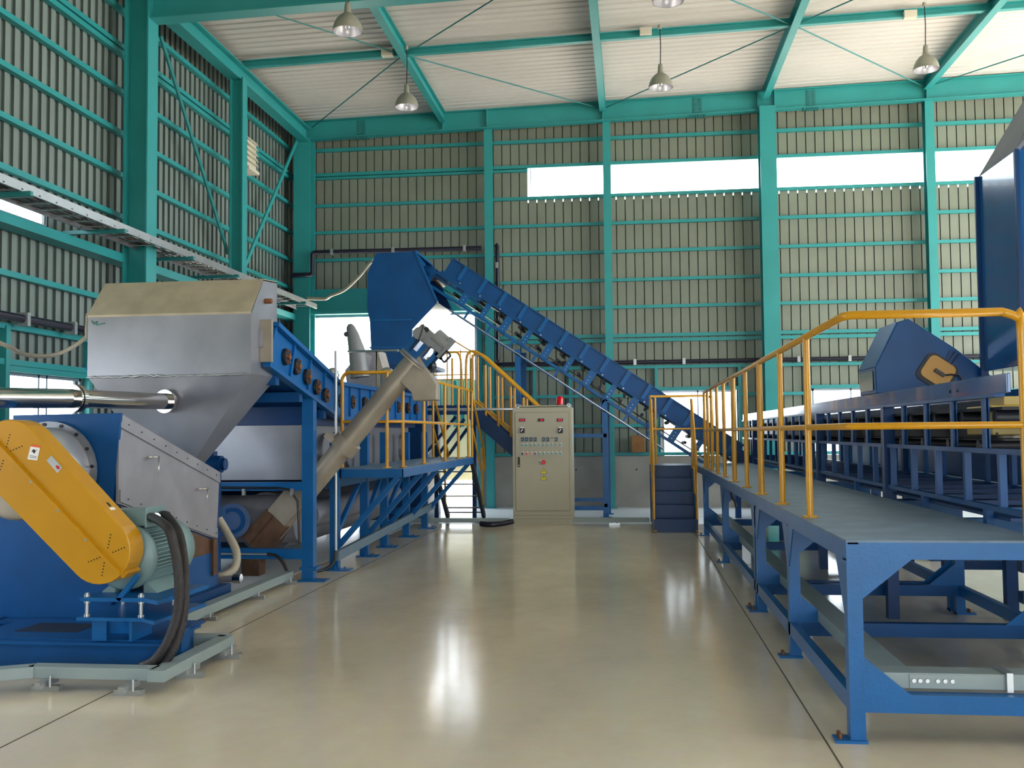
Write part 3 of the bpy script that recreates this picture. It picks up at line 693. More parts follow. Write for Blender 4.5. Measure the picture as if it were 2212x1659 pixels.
for (x, y, w) in ((-3.43, 10.36, .062), (-5.1, 10.36, .062)):
    b = MB().box(x-w, x+w, y-.06, y+.06, 0, 1.95); b.box(x-w-.02, x+w+.04, y-.08, y+.08, .12, .15)
    l = obj('post', b, BLUE, t); obj('base_plate', MB().box(x-.1, x+.2, y-.09, y+.1, 0, .015), BLUE, l)
for y in (11.2, 12.48, 13.5, 14.85, 16.2):
    for x in (-3.4, -5.0):
        l = obj('post', MB().box(x-.05, x+.05, y-.05, y+.05, 0, 1.58), BLUE, t)
        if x > -4:
            b = MB().box(x-.09, x+.19, y-.1, y+.08, 0, .015)
            for k in (.02, .13): b.cyl((x+k, y-.06, .015), (x+k, y-.06, .05), .009, 6)
            obj('base_plate', b, BLUE, l)
b = MB(); b.box(-5.04, -3.49, 10.3, 10.42, .96, 1.05); b.box(-5.04, -3.49, 10.3, 10.42, .235, .34)
obj('cross_beam', b, BLUE, t)
b = MB(); b.box(-3.44, -3.36, 11.2, 16.2, .95, 1.04); b.box(-5.1, -5.0, 10.4, 16.2, .95, 1.04); b.box(-5.1, -5.0, 10.4, 16.2, .24, .34); b.box(-5.0, -3.4, 16.15, 16.25, .24, .34)
for y0, y1 in ((11.2, 12.48), (12.48, 13.5), (13.5, 14.85)): b.bar((-3.44, y0, .3), (-3.44, y1, 1.0), .05, .06)
for y in (12.48, 13.5, 14.85): b.box(-5.0, -3.4, y-.04, y+.04, .98, 1.06)
obj('frame_rail', b, BLUE, t)
b = MB().tube([(-5.0, 10.28, 1.0), (-3.75, 10.28, .99), (-3.62, 10.28, .97), (-3.53, 10.28, .85), (-3.51, 10.28, .4)], .013, 8); obj('black_cable', b, BLACK, t)
b = MB()
for px in ((526, 1063), (630, 1063)): c = aY(10.27, *px); b.box(c.x-.015, c.x+.015, 10.26, 10.3, c.z-.035, c.z+.035)
obj('cable_clip', b, GALV, t)
b = MB().tube([(-4.5, 10.28, .29), (-3.86, 10.28, .29)], .012, 8); obj('conduit_tube', b, GALV, t)
obj('lamp_column', MB().cyl((-3.3, 10.9, .25), (-3.3, 10.9, 2.5), .016, 10), GALV, t, 'thin galvanised conduit pipe')
hose([(-3.86, 10.28, .29), (-3.75, 10.26, .27), (-3.66, 10.24, .18), (-3.6, 10.22, .05), (-3.58, 10.2, .02)], .018, 'short black cable from the lower frame beam down to the floor duct', BLACK)
hose([(-3.3, 10.9, .26), (-3.32, 10.85, .12), (-3.42, 10.7, .06), (-3.55, 10.5, .09)], .016, 'short black cable at the foot of the thin conduit', BLACK)
hose([aY(9.6, 472, 1120), aY(9.6, 490, 1150), aY(9.5, 510, 1190), aY(9.4, 508, 1225), aY(9.3, 485, 1243), aY(9.3, 470, 1245)], .04, 'thick beige drain hose curving to the floor beside the blue machine', WHOSE, name='drain_hose')
t = thing('drain_valve', 'small metal drain coupling on the floor beside the beige hose', 'valve', (-3.85, 8.95, 0))
obj('coupling', MB().cyl(aY(9.2, 505, 1250), aY(9.2, 521, 1250), .045, 16), CHROME, t); obj('pipe_stub', MB().cyl(aY(9.2, 470, 1252), aY(9.2, 506, 1250), .03, 14), STEELM, t)
b = MB().box(-3.98, -3.86, 9.1, 9.3, 0, .04); obj('support', b, DARK, t)

# pump seen above the hatch
t = thing('small_motor', 'small dark blue motor sitting above the stainless hatch, in front of the tank', 'motor', aY(9.6, 455, 1010))
c = aY(9.6, 455, 1003)
obj('motor_housing', MB().cyl(c-X*.16, c+X*.12, .085, 20), BLUED, t); obj('end_cap', MB().cyl(c+X*.12, c+X*.16, .06, 20), BLUED, t); obj('terminal_box', MB().box(c.x-.05, c.x+.05, 9.55, 9.65, c.z+.07, c.z+.13), BLUED, t)
b = MB()
for s in (-.1, .05): b.box(c.x+s-.02, c.x+s+.02, 9.5, 9.7, .19, c.z-.06)
obj('pedestal', b, BLUED, t)

# ---- screw conveyor
t = thing('screw_conveyor', 'slanted stainless tube screw conveyor with gear motor at its upper end', 'screw conveyor', aY(10.75, 560, 1210))
SY = 10.75
a0, a1 = aY(SY, 590, 1150), aY(SY, 893, 783); d = (a1-a0).normalized(); n = Vector((-d.z, 0, d.x))
obj('tube', MB().tube([a0, a1], .118, 28), STEELW, t)
c = lerp(a0, a1, .53) ; obj('collar', MB().cyl(c-d*.1, c+d*.04, .155, 28), STEELW, t)
b = MB().bar(c-d*.1+n*.05, c-d*.04+n*.05, .2, .36, up=n); obj('clamp_plate', b, STEELW, t)
b = MB().bar(aY(SY, 566, 1165), aY(SY, 655, 1058), .28, .26, up=n); obj('inlet_trough', b, STEELW, t)
b = MB().bar(aY(SY, 556, 1178), aY(SY, 606, 1118), .3, .31, up=n); b.bar(aY(SY-.15, 535, 1172), aY(SY-.15, 585, 1110), .03, .06, up=n); obj('inlet_mouth', b, STEELB, t, 'rust stained inlet mouth')
b = MB().cyl(aY(SY, 545, 1222), aY(SY, 580, 1180), .07, 16); b.box(-4.3, -4.1, SY-.1, SY+.1, 0, .2); obj('drain_foot', b, STEELB, t)
obj('end_flange', MB().cyl(a1-d*.0, a1+d*.022, .2, 30), STEELW, t); obj('end_flange', MB().cyl(a1+d*.03, a1+d*.055, .195, 30), STEELM, t)
b = MB().prism([aY(SY-.11, *p) for p in ((873, 800), (905, 768), (943, 832), (943, 864), (892, 866), (888, 848), (860, 822))], (0, .22, 0)); obj('discharge_spout', b, STEELW, t, bevel=.01)
q0 = a1+d*.055
for s in (-.09, .09):
    b = MB()
    for e0, e1, o0, o1 in ((0, .24, -.17, -.12), (0, .24, .12, .17), (0, .05, -.12, .12), (.2, .24, -.12, .12), (.05, .2, -.03, .03)):
        b.prism([q0+d*e0+n*o0+Y*s, q0+d*e1+n*o0+Y*s, q0+d*e1+n*o1+Y*s, q0+d*e0+n*o1+Y*s], (0, .01, 0))
    obj('drive_lantern', b, BLUE, t, 'blue drive lantern plate with open windows')
obj('coupling', MB().cyl(q0, q0+d*.24, .035, 14), STEELM, t)
q1 = q0+d*.24
b = MB().bar(q1+n*.17, q1-n*.17, .22, .06, up=d); obj('motor_plate', b, GREYP, t)
gc = aY(SY-.02, 922, 722)
b = MB().bar(aY(SY, 905, 712), aY(SY, 940, 742), .2, .15, up=d); b.cyl(gc+Y*-.12+X*-.06, gc+Y*.12+X*-.06, .07, 18)
gm = obj('gear_motor', b, GREYP, t, 'grey gear motor', bevel=.012)
gp = aY(SY-.13, 921, 712); obj('output_bore', MB().cyl(gp-Y*.005, gp+Y*.01, .03, 16), BLACK, gm)
e0 = aY(SY, 938, 728); obj('motor_can', MB().cyl(e0, e0+(aY(SY, 965, 752)-e0)*1.0, .11, 24), GREYP, gm)
b = MB().bar(aY(SY, 958, 748), aY(SY, 966, 755), .18, .26, up=d); obj('fan_cowl', b, GREYP, gm)
b = MB()
k = aY(SY, 960, 770)
for s0, s1 in (((950, 772), (964, 757)), ((964, 757), (974, 768)), ((974, 768), (960, 783)), ((960, 783), (950, 772))): b.bar(aY(SY, *s0), aY(SY, *s1), .03, .02)
b.bar(aY(SY, 935, 765), aY(SY, 955, 776), .03, .03); obj('hand_wheel_bracket', b, DARK, t)
b = MB().tube(spline([aY(SY, 932, 785), aY(SY, 936, 795), aY(SY, 933, 805)], 4), .02, 8); b.cyl(aY(SY-.04, 926, 790), aY(SY+.04, 936, 790), .05, 12); obj('cable_gland', b, DARK, t)
obj('sensor_cable', MB().tube(spline([aY(SY-.14, 915, 700), aY(SY-.14, 908, 725), aY(SY-.14, 897, 745), aY(SY-.14, 884, 758)], 5), .008, 6), BLACK, t)

# ---- access platform with rails
t = thing('access_platform', 'blue platform on slanted struts with yellow rails, beside the washing tank', 'platform', (-2.95, 13.7, 0))
PX0, PX1, PY0, PY1, PZ_ = -3.34, -2.6, 11.2, 16.35, 1.165
obj('deck', MB().box(PX0, PX1, PY0, PY1, PZ_-.012, PZ_), DECK, t)
b = MB(); b.box(PX1-.01, PX1, PY0, PY1, PZ_-.11, PZ_-.012); b.box(PX0, PX1, PY0, PY0+.01, PZ_-.11, PZ_-.012); b.box(PX0, PX1, PY1-.01, PY1, PZ_-.11, PZ_-.012); b.box(PX0, PX0+.01, PY0, PY1, PZ_-.11, PZ_-.012)
obj('fascia', b, BLUE, t)
for y in (11.22, 12.48, 13.5, 14.85, 16.2): obj('strut', MB().bar((-3.36, y, .28), (-2.66, y, 1.06), .06, .07, up=Y), BLUE, t)
rp = .02
def railset(t, posts, tops, mids, name='hand_rail', m=YELR, r=.021):
    for p in posts:
        o = obj('rail_post', MB().tube([p[0], p[1]], r, 12), m, t)
        if len(p) > 2: obj('post_foot', MB().cyl(Vector(p[0]), Vector(p[0])+Z*.012, .05, 10), m, o)
    for l in tops: obj('top_rail', MB().tube(l, r*1.05, 12), m, t)
    for l in mids: obj('mid_rail', MB().tube(l, r*.85, 12), m, t)
RX = -2.67; zt = 2.27
posts = [((-3.33, 11.25, 1.17), (-3.33, 11.25, 2.16))]
for x, y in ((-2.8, 11.25), (RX, 11.5), (RX, 12.7), (RX, 14.17), (RX, 15.3), (RX, 16.25)): posts.append(((x, y, 1.166), (x, y, zt), 1))
railset(t, posts, [spline([(-3.33, 11.25, 2.1), (-3.33, 11.25, 2.2), (-3.28, 11.25, 2.265), (-3.2, 11.25, zt)], 4)+[(-2.8, 11.25, zt), (RX, 11.5, zt), (RX, 16.25, zt)]],
        [[(-3.33, 11.25, 1.7), (-2.8, 11.25, 1.7), (RX, 11.5, 1.7), (RX, 16.25, 1.7)]])
for x in (-3.3, -2.64):
    obj('stair_stringer', MB().bar((x, 16.4, 1.1), (x-.02, 17.9, 0.03), .05, .12), DARK, t)
    posts = [((x, 17.5, .3), (x, 17.5, 1.3)), ((x, 16.45, 1.1), (x, 16.45, 2.25))]
    railset(t, posts, [[(x, 16.4, 2.27), (x, 17.75, 1.25), (x, 17.85, .9)]], [[(x, 16.4, 1.7), (x, 17.6, .75)]])
for i in range(4): obj('tread', MB().box(-3.3, -2.64, 16.62+i*.31, 16.8+i*.31, .9-i*.225, .915-i*.225), DARK, t)
obj('stair_foot_bar', MB().box(-3.3, -2.64, 17.86, 17.9, .12, .14), DARK, t)

# ---- crusher with tall feed hopper
t = thing('crusher', 'tall blue feed hopper standing on a crusher, fed by the inclined conveyor', 'crusher', (-4.2, 18.3, 0))
HY = 17.7
pl = [aY(HY, *p) for p in ((813, 547), (897, 543), (945, 653), (890, 712), (890, 790), (803, 790), (799, 695), (793, 665), (794, 590))]
b = MB().prism(pl, (0, .02, 0)); b.prism([p+Y*1.5 for p in pl], (0, .02, 0))
D = Y*1.5
for i in (0, 2, 3, 4, 5, 6, 7, 8):
    p, q = pl[i], pl[(i+1) % 9]
    if i == 2: continue
    b.add([p, q, q+D, p+D], [(0, 1, 2, 3)])
obj('feed_hopper', b, BLUEM, t)
b = MB(); b.add([pl[2], pl[3], pl[3]+D, pl[2]+D], [(0, 1, 2, 3)]); obj('polished_chute', b, CHROME, t, 'polished steel chute plate under the inlet')
b = MB(); 
for p, q in ((pl[1], pl[2]), (pl[1]+D, pl[2]+D), (pl[1], pl[1]+D)): b.bar(p, q, .04, .03)
b.prism([pl[1]+Vector((-.02, 0, .02)), pl[1]+Vector((.2, 0, -.25)), pl[1]+Vector((.12, 0, -.3))], (0, .02, 0))
obj('inlet_rim', b, BLUE, t)
b = MB().box(-4.95, -3.7, 17.75, 19.15, 0, 2.6); b.box(-5.05, -3.6, 17.68, 19.2, 2.75, 2.82); b.box(-4.9, -3.75, 17.7, 19.15, 2.6, 2.75)
obj('crusher_body', b, BLUED, t)
b = MB()
for z in (3.62, 3.12): b.box(-4.72, -3.92, HY-.015, HY, z, z+.03)
obj('stiffener', b, BLUE, t)

# ---- inclined discharge screw with conical hood
t = thing('discharge_unit', 'grey hood with dark slanted motor tube standing on the tank before the bright door', 'machine', aY(15, 790, 860))
cy = 15.0
b = MB()
f1 = [aY(cy, *p) for p in ((745, 800), (815, 757), (832, 840), (752, 855))]; 
f1 = [aY(cy, *p) for p in ((752, 850), (745, 800), (782, 757), (815, 757), (812, 855))]; b.prism(f1, (0, .5, 0)); obj('hood', b, STEELM, t)
b = MB().prism([aY(cy, *p) for p in ((812, 760), (816, 757), (832, 815), (830, 855), (812, 855))], (0, .5, 0)); obj('hood_side', b, STEELW, t)
b = MB().tube([aY(cy-.12, 778, 815), aY(cy-.12, 772, 762), aY(cy-.12, 762, 722), aY(cy-.12, 757, 706), aY(cy-.12, 756, 700)], [.15, .13, .09, .065, .03], 20); obj('motor_tube', b, GREYP, t, 'dark slanted motor tube')
b = MB().cyl(aY(cy-.2, 748, 722), aY(cy-.05, 750, 722), .04, 12); obj('junction_knob', b, DARK, t)
b = MB().cyl(aY(cy-.03, 783, 790), aY(cy+.02, 783, 790), .2, 28); obj('hood_ring', b, STEELM, t)
b = MB().box(aY(cy, 735, 850).x, aY(cy, 855, 850).x, cy-.1, cy+.7, 2.06, 2.16); obj('saddle', b, BLUE, t)
for px, lb, s in (((719, 818), 'silver capped motor standing on the tank edge beside the conduit pipe', 1), ((836, 815), 'silver capped motor standing on the tank edge behind the screw tube', 1)):
    yv = 12.0 if px[0] < 800 else 13.5; c = aY(yv, *px)
    o = thing('capped_motor', lb, 'motor', (c.x, yv, 2.1))
    r = .075 if yv < 13 else .095
    obj('motor_housing', MB().cyl((c.x, yv, c.z-.26), (c.x, yv, c.z+.03), r, 20), STEELM, o); obj('dome_cap', MB().lathe((c.x, yv, c.z+.03), [(r*1.08, 0), (r*1.08, .02), (r*.9, .07), (r*.5, .1), (0, .11)], 20), CHROME, o)
    obj('terminal_box', MB().box(c.x+.02, c.x+.1, yv-.12, yv-.02, c.z-.12, c.z-.03), GALV, o)
tag(obj('signal_conduit', MB().tube([aY(14.2, 752, 759), aY(13.4, 800, 758), aY(12.0, 860, 757)], .016, 8), GALV), 'thin pale conduit reaching across from the grey hood to the screw conveyor head', 'conduit')

# ---- inclined belt conveyor
BY0, BY1 = 18.2, 19.1
o0 = aY(BY0, 977, 556); o1 = aY(BY0, 1580, 943); sd = (o1-o0).normalized(); nn = Vector((sd.z, 0, -sd.x)); LEN = 6.35
if nn.z > 0: nn = -nn
t = thing('inclined_conveyor', 'long blue inclined belt conveyor rising to the tall feed hopper', 'conveyor', (-.4, 18.65, 0))
def S(s, n, y=BY0): 
    v = o0+sd*s+nn*n; return Vector((v.x, y, v.z))
def quadS(b, s0, s1, n0, n1, y, dy): b.prism([S(s0, n0, y), S(s1, n0, y), S(s1, n1, y), S(s0, n1, y)], (0, dy, 0))
for y in (BY0, BY1-.01):
    b = MB(); quadS(b, .02, LEN, 0, .31, y, .008); quadS(b, 0, LEN, 0, .02, y-.02, .04); quadS(b, -.03, LEN, .3, .35, y-.03, .06)
    w = obj('side_board', b, BLUEM, t)
    if y < 18.5:
        b = MB()
        for i in range(14): quadS(b, .30+i*.45, .37+i*.45, 0, .31, y-.03, .03)
        obj('board_rib', b, BLUE, w)
        b = MB()
        for i in range(14): b.bolt(S(.4+i*.45, .325, y-.03), -Y, .016, .012)
        obj('bolt', b, GALV, w)
b = MB()
for y in (BY0, BY1-.06):
    quadS(b, -.22, LEN, .64, .69, y, .05); quadS(b, .5, 5.2, .83, .87, y, .04)
obj('lower_chord', b, BLUE, t)
b = MB(); quadS(b, .5, 5.2, .834, .85, BY0-.008, .008); obj('bright_edge_strip', b, GALV, t)
for i in range(12):
    s = .62+i*.46; b = MB(); w_ = .1 if i % 2 else .14
    quadS(b, s-w_/2, s+w_/2, .35, .66, BY0-.02, .02)
    k = obj('bracket', b, BLUE, t); b = MB()
    for q in (.48, .55, .61): b.bolt(S(s, q, BY0-.02), -Y, .01, .01)
    obj('bolt', b, GALV, k)
b = MB(); quadS(b, -.1, LEN, .36, .37, BY0+.03, .84); quadS(b, .1, LEN, .575, .585, BY0+.05, .8); obj('belt', b, BELT, t)
b = MB()
for i in range(13): s = .4+i*.46; b.cyl(S(s, .41, BY0+.04), S(s, .41, BY1-.05), .035, 12); b.cyl(S(s, .54, BY0+.04), S(s, .54, BY1-.05), .03, 12)
obj('idler_roller', b, DARK, t)
b = MB().cyl(S(-.12, .47, BY0+.02), S(-.12, .47, BY1-.03), .11, 20); obj('head_pulley', b, DARK, t)
b = MB(); quadS(b, -.2, .9, .35, .42, BY0-.03, .03); quadS(b, -.2, -.1, .35, .62, BY0-.03, .03); quadS(b, -.2, .9, .44, .48, BY0+.0, .02); b.cyl(S(-.17, .42, BY0-.04), S(-.17, .42, BY0+.02), .075, 20)
obj('take_up_arm', b, BLUEM, t)
b = MB()
for i in range(9): s = .8+i*.5; quadS(b, s, s+.04, .69, .83, BY0+.0, .03)
obj('chord_tie', b, BLUE, t)
for x, zt_ in ((aY(BY0, 1118, 760).x, 3.1), (aY(BY0, 1306, 872).x, 2.15)):
    for y in (BY0+.0, BY1-.08):
        xx = x if y < 18.5 else x+.02
        l = obj('leg', MB().box(xx-.05, xx+.05, y, y+.08, 0, zt_), BLUE, t); obj('foot_plate', MB().box(xx-.1, xx+.1, y-.06, y+.14, 0, .015), BLUE, l)
x0, x1 = aY(BY0, 1118, 760).x, aY(BY0, 1306, 872).x
b = MB()
for z in (1.46,): b.box(x0, x1, BY0+.01, BY0+.07, z, z+.07)
b.box(x0, x1, BY0+.01, BY0+.07, .3, .36); b.box(x0, x1, BY0+.01, BY0+.07, .14, .22); b.box(x0-.03, x0+.03, BY0, BY1, 1.46, 1.53); b.box(x1-.03, x1+.03, BY0, BY1, 1.46, 1.53); b.box(x1-.03, x1+.03, BY0, BY1, .2, .26); b.box(x0-.03, x0+.03, BY0+.1, BY1, 2.9, 3.0)
obj('leg_tie', b, BLUE, t)
# feed end behind the stairs
b = MB(); quadS(b, LEN, LEN+.5, .1, .7, BY0-.02, .9); e = S(LEN+.3, .4); b.box(e.x-.25, e.x+.35, BY0-.1, BY1+.1, .55, e.z); b.box(e.x-.2, e.x-.1, BY0, BY0+.1, 0, .6); b.box(e.x+.2, e.x+.3, BY0, BY0+.1, 0, .6)
obj('tail_housing', b, BLUED, t)

# ---- rear stair with landing
t = thing('rear_stair', 'blue rear stair with yellow rails leading from a high landing down behind the control cabinet', 'stairs', (-2.5, 17.4, 0))
LY0, LY1 = 17.46, 18.04; LZ = 2.05
b = MB().box(-3.62, -2.78, LY0, LY1, LZ-.14, LZ); b.box(-3.66, -2.74, LY0-.01, LY0, LZ-.16, LZ+.01); obj('landing', b, BLUED, t)
for x in (-3.55, -2.85):
    for y in (LY1-.05,): obj('landing_post', MB().box(x-.035, x+.035, y-.035, y+.035, 0, LZ-.14), BLUED, t)
sl = .87; xe = -1.1
for y in (LY0, LY1): obj('stringer', MB().bar((-2.8, y, LZ-.12), (xe, y, LZ-.12-sl*(xe+2.8)), .05, .24), BLUED, t)
b = MB()
for i in range(8): x = -2.65+i*.21; b.box(x-.12, x+.12, LY0+.02, LY1-.02, LZ-.16-sl*(x+2.8)+.03, LZ-.16-sl*(x+2.8)+.06)
obj('tread', b, BLUED, t); obj('stair_foot', MB().box(xe-.1, xe+.05, LY0, LY1, 0, .58), BLUED, t)
for i, (p, q) in enumerate((((1003, 905), (905, 1040)), ((985, 900), (880, 1030)), ((1010, 925), (925, 1045)))):
    a_, b_ = aY(LY0+.05+i*.2, *p), aY(LY0+.05+i*.2, *q); b_.z = max(b_.z, .05); obj('diagonal_brace', MB().bar(a_, b_, .05, .07, up=Y), BLUED, t)
for y, s in ((LY0, 0), (LY1, 1)):
    hh = .95; ps = []
    for i in range(8):
        x = -2.78+i*.225; z = LZ-sl*(x+2.8)
        if x < xe+.05: ps.append(((x, y, z), (x, y, z+hh-.02)))
    railset(t, ps, [spline([(-2.9, y, LZ+.0), (-2.9, y, LZ+.7), (-2.86, y, LZ+.93), (-2.74, y, LZ+.96), (-2.6, y, LZ+.88)], 5)+[(xe, y, LZ+hh-sl*(xe+2.8))]], [[(-2.8, y, LZ+.12), (xe, y, LZ+.12-sl*(xe+2.8))]], r=.024)
ps = [((x, LY1, LZ), (x, LY1, LZ+1.05)) for x in (-3.6, -3.35, -3.1, -2.92)]
railset(t, ps, [[(-3.6, LY1, LZ+1.2), (-3.2, LY1, LZ+1.2), (-2.8, LY1, LZ+.95)], [(-3.6, LY1, LZ+1.02), (-2.85, LY1, LZ+1.0)]], [[(-3.6, LY1, LZ+.5), (-2.85, LY1, LZ+.5)], [(-3.6, LY0, LZ+.55), (-2.85, LY0, LZ+.55)]], r=.013)
ps = [((x, LY0, LZ), (x, LY0, LZ+.85)) for x in (-3.6, -3.15)]
railset(t, ps, [spline([(-3.6, LY0, LZ+.85), (-3.2, LY0, LZ+.95), (-3.02, LY0, LZ+.9), (-2.98, LY0, LZ+.5), (-2.98, LY0, LZ)], 4)], [], r=.02)
tag(obj('cable_conduit', MB().tube([aY(16.8, 915, 885), aY(16.8, 1050, 884), aY(16.8, 1106, 884), (-2.02, 16.98, 1.93)], .022, 8), GALV), 'horizontal grey conduit running into the left side of the control cabinet', 'conduit')

# ---- floor cable ducts
def duct(name, lb, runs, w=.11, h=.07, z=.07, stands=(), m=DUCT):
    r = thing(name, lb, 'cable duct', Vector(runs[0][0]))
    for p, q in runs: obj('duct_channel', MB().bar(Vector(p)+Z*(z+h/2), Vector(q)+Z*(z+h/2), w, h), m, r, bevel=.003)
    for p in stands:
        b = MB().box(p[0]-.09, p[0]+.09, p[1]-.02, p[1]+.02, 0, .035); b.cyl((p[0]+.04, p[1]-.03, .03), (p[0]+.04, p[1]-.03, z+.03), .008, 6); b.box(p[0]-.02, p[0]+.02, p[1]-.1, p[1]+.1, .035, z)
        obj('stand', b, GALV, r)
    return r
duct('cable_duct', 'grey green floor cable duct around the front of the big blue machine', [((-5.2, 5.1, 0), (-3.7, 5.86, 0)), ((-3.72, 5.87, 0), (-2.9, 5.87, 0)), ((-2.87, 5.78, 0), (-2.87, 6.85, 0)), ((-2.87, 6.85, 0), (-3.3, 6.85, 0))], stands=((-3.58, 5.8), (-3.02, 5.75), (-2.84, 6.2), (-2.82, 6.75)))
duct('cable_duct', 'grey green floor cable duct running from the blue machine along the left posts', [((-3.62, 7.0, 0), (-3.62, 10.25, 0))], z=.04, h=.08, stands=((-3.57, 8.1), (-3.57, 9.2), (-3.57, 10.1)))
duct('cable_duct', 'grey duct slanting low along the posts of the washing tank', [((-3.32, 11.0, .1), (-3.3, 16.5, .28))], m=mat('blue_grey_duct', (96, 118, 134), .45), w=.05, h=.11, z=.03)
duct('cable_duct', 'grey floor cable duct left of the control cabinet', [((-3.9, 16.75, 0), (-2.06, 16.75, 0))], stands=((-3.3, 16.7), (-2.6, 16.7)), z=.05)
duct('cable_duct', 'grey floor cable duct between control cabinet and short stairs', [((-.98, 16.9, 0), (.28, 16.9, 0))], stands=((-.3, 16.86),), z=.05)
hose([aY(16.5, 1038, 1131), aY(16.45, 1060, 1133), aY(16.5, 1085, 1131), aY(16.6, 1108, 1126)], .045, 'black cable bundle on the floor at the left foot of the control cabinet', PIPEB)
# ================================================================== control cabinet
t = thing('control_cabinet', 'beige electrical control cabinet with meters, buttons and yellow warning signs', 'cabinet', (-1.5, 17.1, 0))
CY = 16.83
obj('cabinet_body', MB().box(-2.005, -.995, CY, 17.4, .1, 1.985), CAB, t, bevel=.006)
obj('plinth', MB().box(-1.995, -1.005, CY+.01, 17.39, 0, .1), CAB, t)
dr = obj('cabinet_door', MB().box(-1.955, -1.045, CY-.012, CY, .24, 1.9), CAB, t, bevel=.004)
b = MB()
for x0, x1, z0, z1 in ((-1.961, -1.955, .234, 1.906), (-1.045, -1.039, .234, 1.906), (-1.961, -1.039, .234, .24), (-1.961, -1.039, 1.9, 1.906)): b.box(x0, x1, CY-.002, CY+.001, z0, z1)
b.box(-1.995, -1.005, CY-.003, CY, .158, .163); obj('door_gap', b, CABL, t)
obj('roof_plate', MB().box(-1.9, -1.08, CY+.05, 17.3, 2.0, 2.02), CAB, t)
b = MB()
for x in (-1.92, -1.05):
    for y in (CY+.06, 17.3): b.ring((x, y, 2.02), (0, 1, 0), .015, .03, 14, .01); b.cyl((x, y, 1.985), (x, y, 2.0), .02, 10)
obj('lifting_eye', b, GALV, t)
bc = obj('warning_beacon', MB().lathe((-1.2, CY+.15, 2.03), [(.062, 0), (.062, .1), (.055, .13), (.03, .145), (0, .15)], 24), REDG, t, 'red warning beacon')
obj('beacon_base', MB().cyl((-1.2, CY+.15, 2.0), (-1.2, CY+.15, 2.03), .066, 20), DARK, bc)
def cp(px, py): 
    p = aY(CY-.012, px, py); return p
def zx(x, y): return 1080+x/8.294, 860+y/8.294   # survey coordinates of the cabinet close-up
def panel(name, x0, y0, x1, y1, m, th=.012, par=None, lb=None):
    p, q = cp(*zx(x0, y0)), cp(*zx(x1, y1)); return obj(name, MB().box(p.x, q.x, CY-.012-th, CY-.012, q.z, p.z), m, par or dr, lb)
for x, dg in ((348, '88.8'), (687, '0.8'), (1024, '88.8')):
    o = panel('digital_meter', x, 366, x+106, 418, DARK, .015)
    p = cp(*zx(x+58, 398)); 
    b = MB(); off = -.045
    def seg7(b, x, z, segs, w=.016, h=.028, th=.004):
        a = {'a': ((0, h), (w, h)), 'g': ((0, h/2), (w, h/2)), 'd': ((0, 0), (w, 0)), 'f': ((0, h), (0, h/2)), 'b': ((w, h), (w, h/2)), 'e': ((0, h/2), (0, 0)), 'c': ((w, h/2), (w, 0))}
        for s in segs: (x0, z0), (x1, z1) = a[s]; b.bar((x+x0, CY-.029, z+z0), (x+x1, CY-.029, z+z1), .003, th)
    for k in range(3 if len(dg) > 3 else 2): seg7(b, p.x-.035+k*.024+(0 if len(dg) > 3 else .02), p.z-.008, 'abcdefg' if k != 1 else 'abged')
    obj('red_digits', b, LEDR, o)
for x in (395, 1078):
    p = cp(*zx(x, 578)); o = obj('rotary_switch', MB().box(p.x-.035, p.x+.045, CY-.03, CY-.012, p.z-.045, p.z+.035), DARK, dr)
    obj('switch_plate', MB().box(p.x-.03, p.x+.035, CY-.026, CY-.012, p.z+.037, p.z+.06), WHITE, o)
    obj('switch_pointer', MB().bar((p.x-.015, CY-.045, p.z-.02), (p.x+.015, CY-.045, p.z+.02), .03, .016), WHITE, o)
for x in (404, 479, 555, 631, 781, 858, 1007):
    o = panel('rocker_switch', x-28, 702, x+28, 776, SWB, .01); p = cp(*zx(x-4, 736)); obj('switch_mark', MB().box(p.x-.008, p.x+.008, CY-.024, CY-.022, p.z-.004, p.z+.004), WHITE, o)
b = MB(); p, q = cp(*zx(905, 702)), cp(*zx(955, 722)); b.box(p.x, q.x, CY-.015, CY-.012, q.z, p.z); obj('name_strip', b, CABL, dr)
def knob(x, y, m, r=.018):
    p = cp(*zx(x, y)); o = obj('push_button', MB().cyl((p.x, CY-.012, p.z), (p.x, CY-.035, p.z), r, 14), m, dr)
    obj('button_bezel', MB().ring((p.x, CY-.012, p.z), (0, -1, 0), r, r+.007, 16, .008), SILVER, o)
    obj('button_tag', MB().box(p.x+.005, p.x+.03, CY-.014, CY-.012, p.z+.026, p.z+.038), WHITE, o)
for i in range(10): knob(399+i*75.5, 846-i*.8, GREENB)
for i in range(10): knob(404+i*75.5, 998-i*.4, {0: DARK, 1: RED, 2: ORANGEB, 3: PIPEB}.get(i, GREENB))
p = cp(*zx(783, 1147)); o = obj('emergency_stop', MB().cyl((p.x, CY-.012, p.z), (p.x, CY-.05, p.z), .038, 24), RED, dr, 'round red emergency stop button')
knob(710, 1146, DARK, .012)
p = cp(*zx(342, 1145)); o = obj('door_handle', MB().box(p.x-.018, p.x+.018, CY-.03, CY-.012, p.z-.085, p.z+.085), BLACK, dr, bevel=.006)
obj('lock_cylinder', MB().cyl((p.x, CY-.03, p.z-.055), (p.x, CY-.034, p.z-.055), .013, 14), CHROME, o)
def tri(cx, cz, s, y, k=1): return [(cx-s*k, y, cz-s*.85*k-(1-k)*0), (cx+s*k, y, cz-s*.85*k), (cx, y, cz+s*.85*k)]
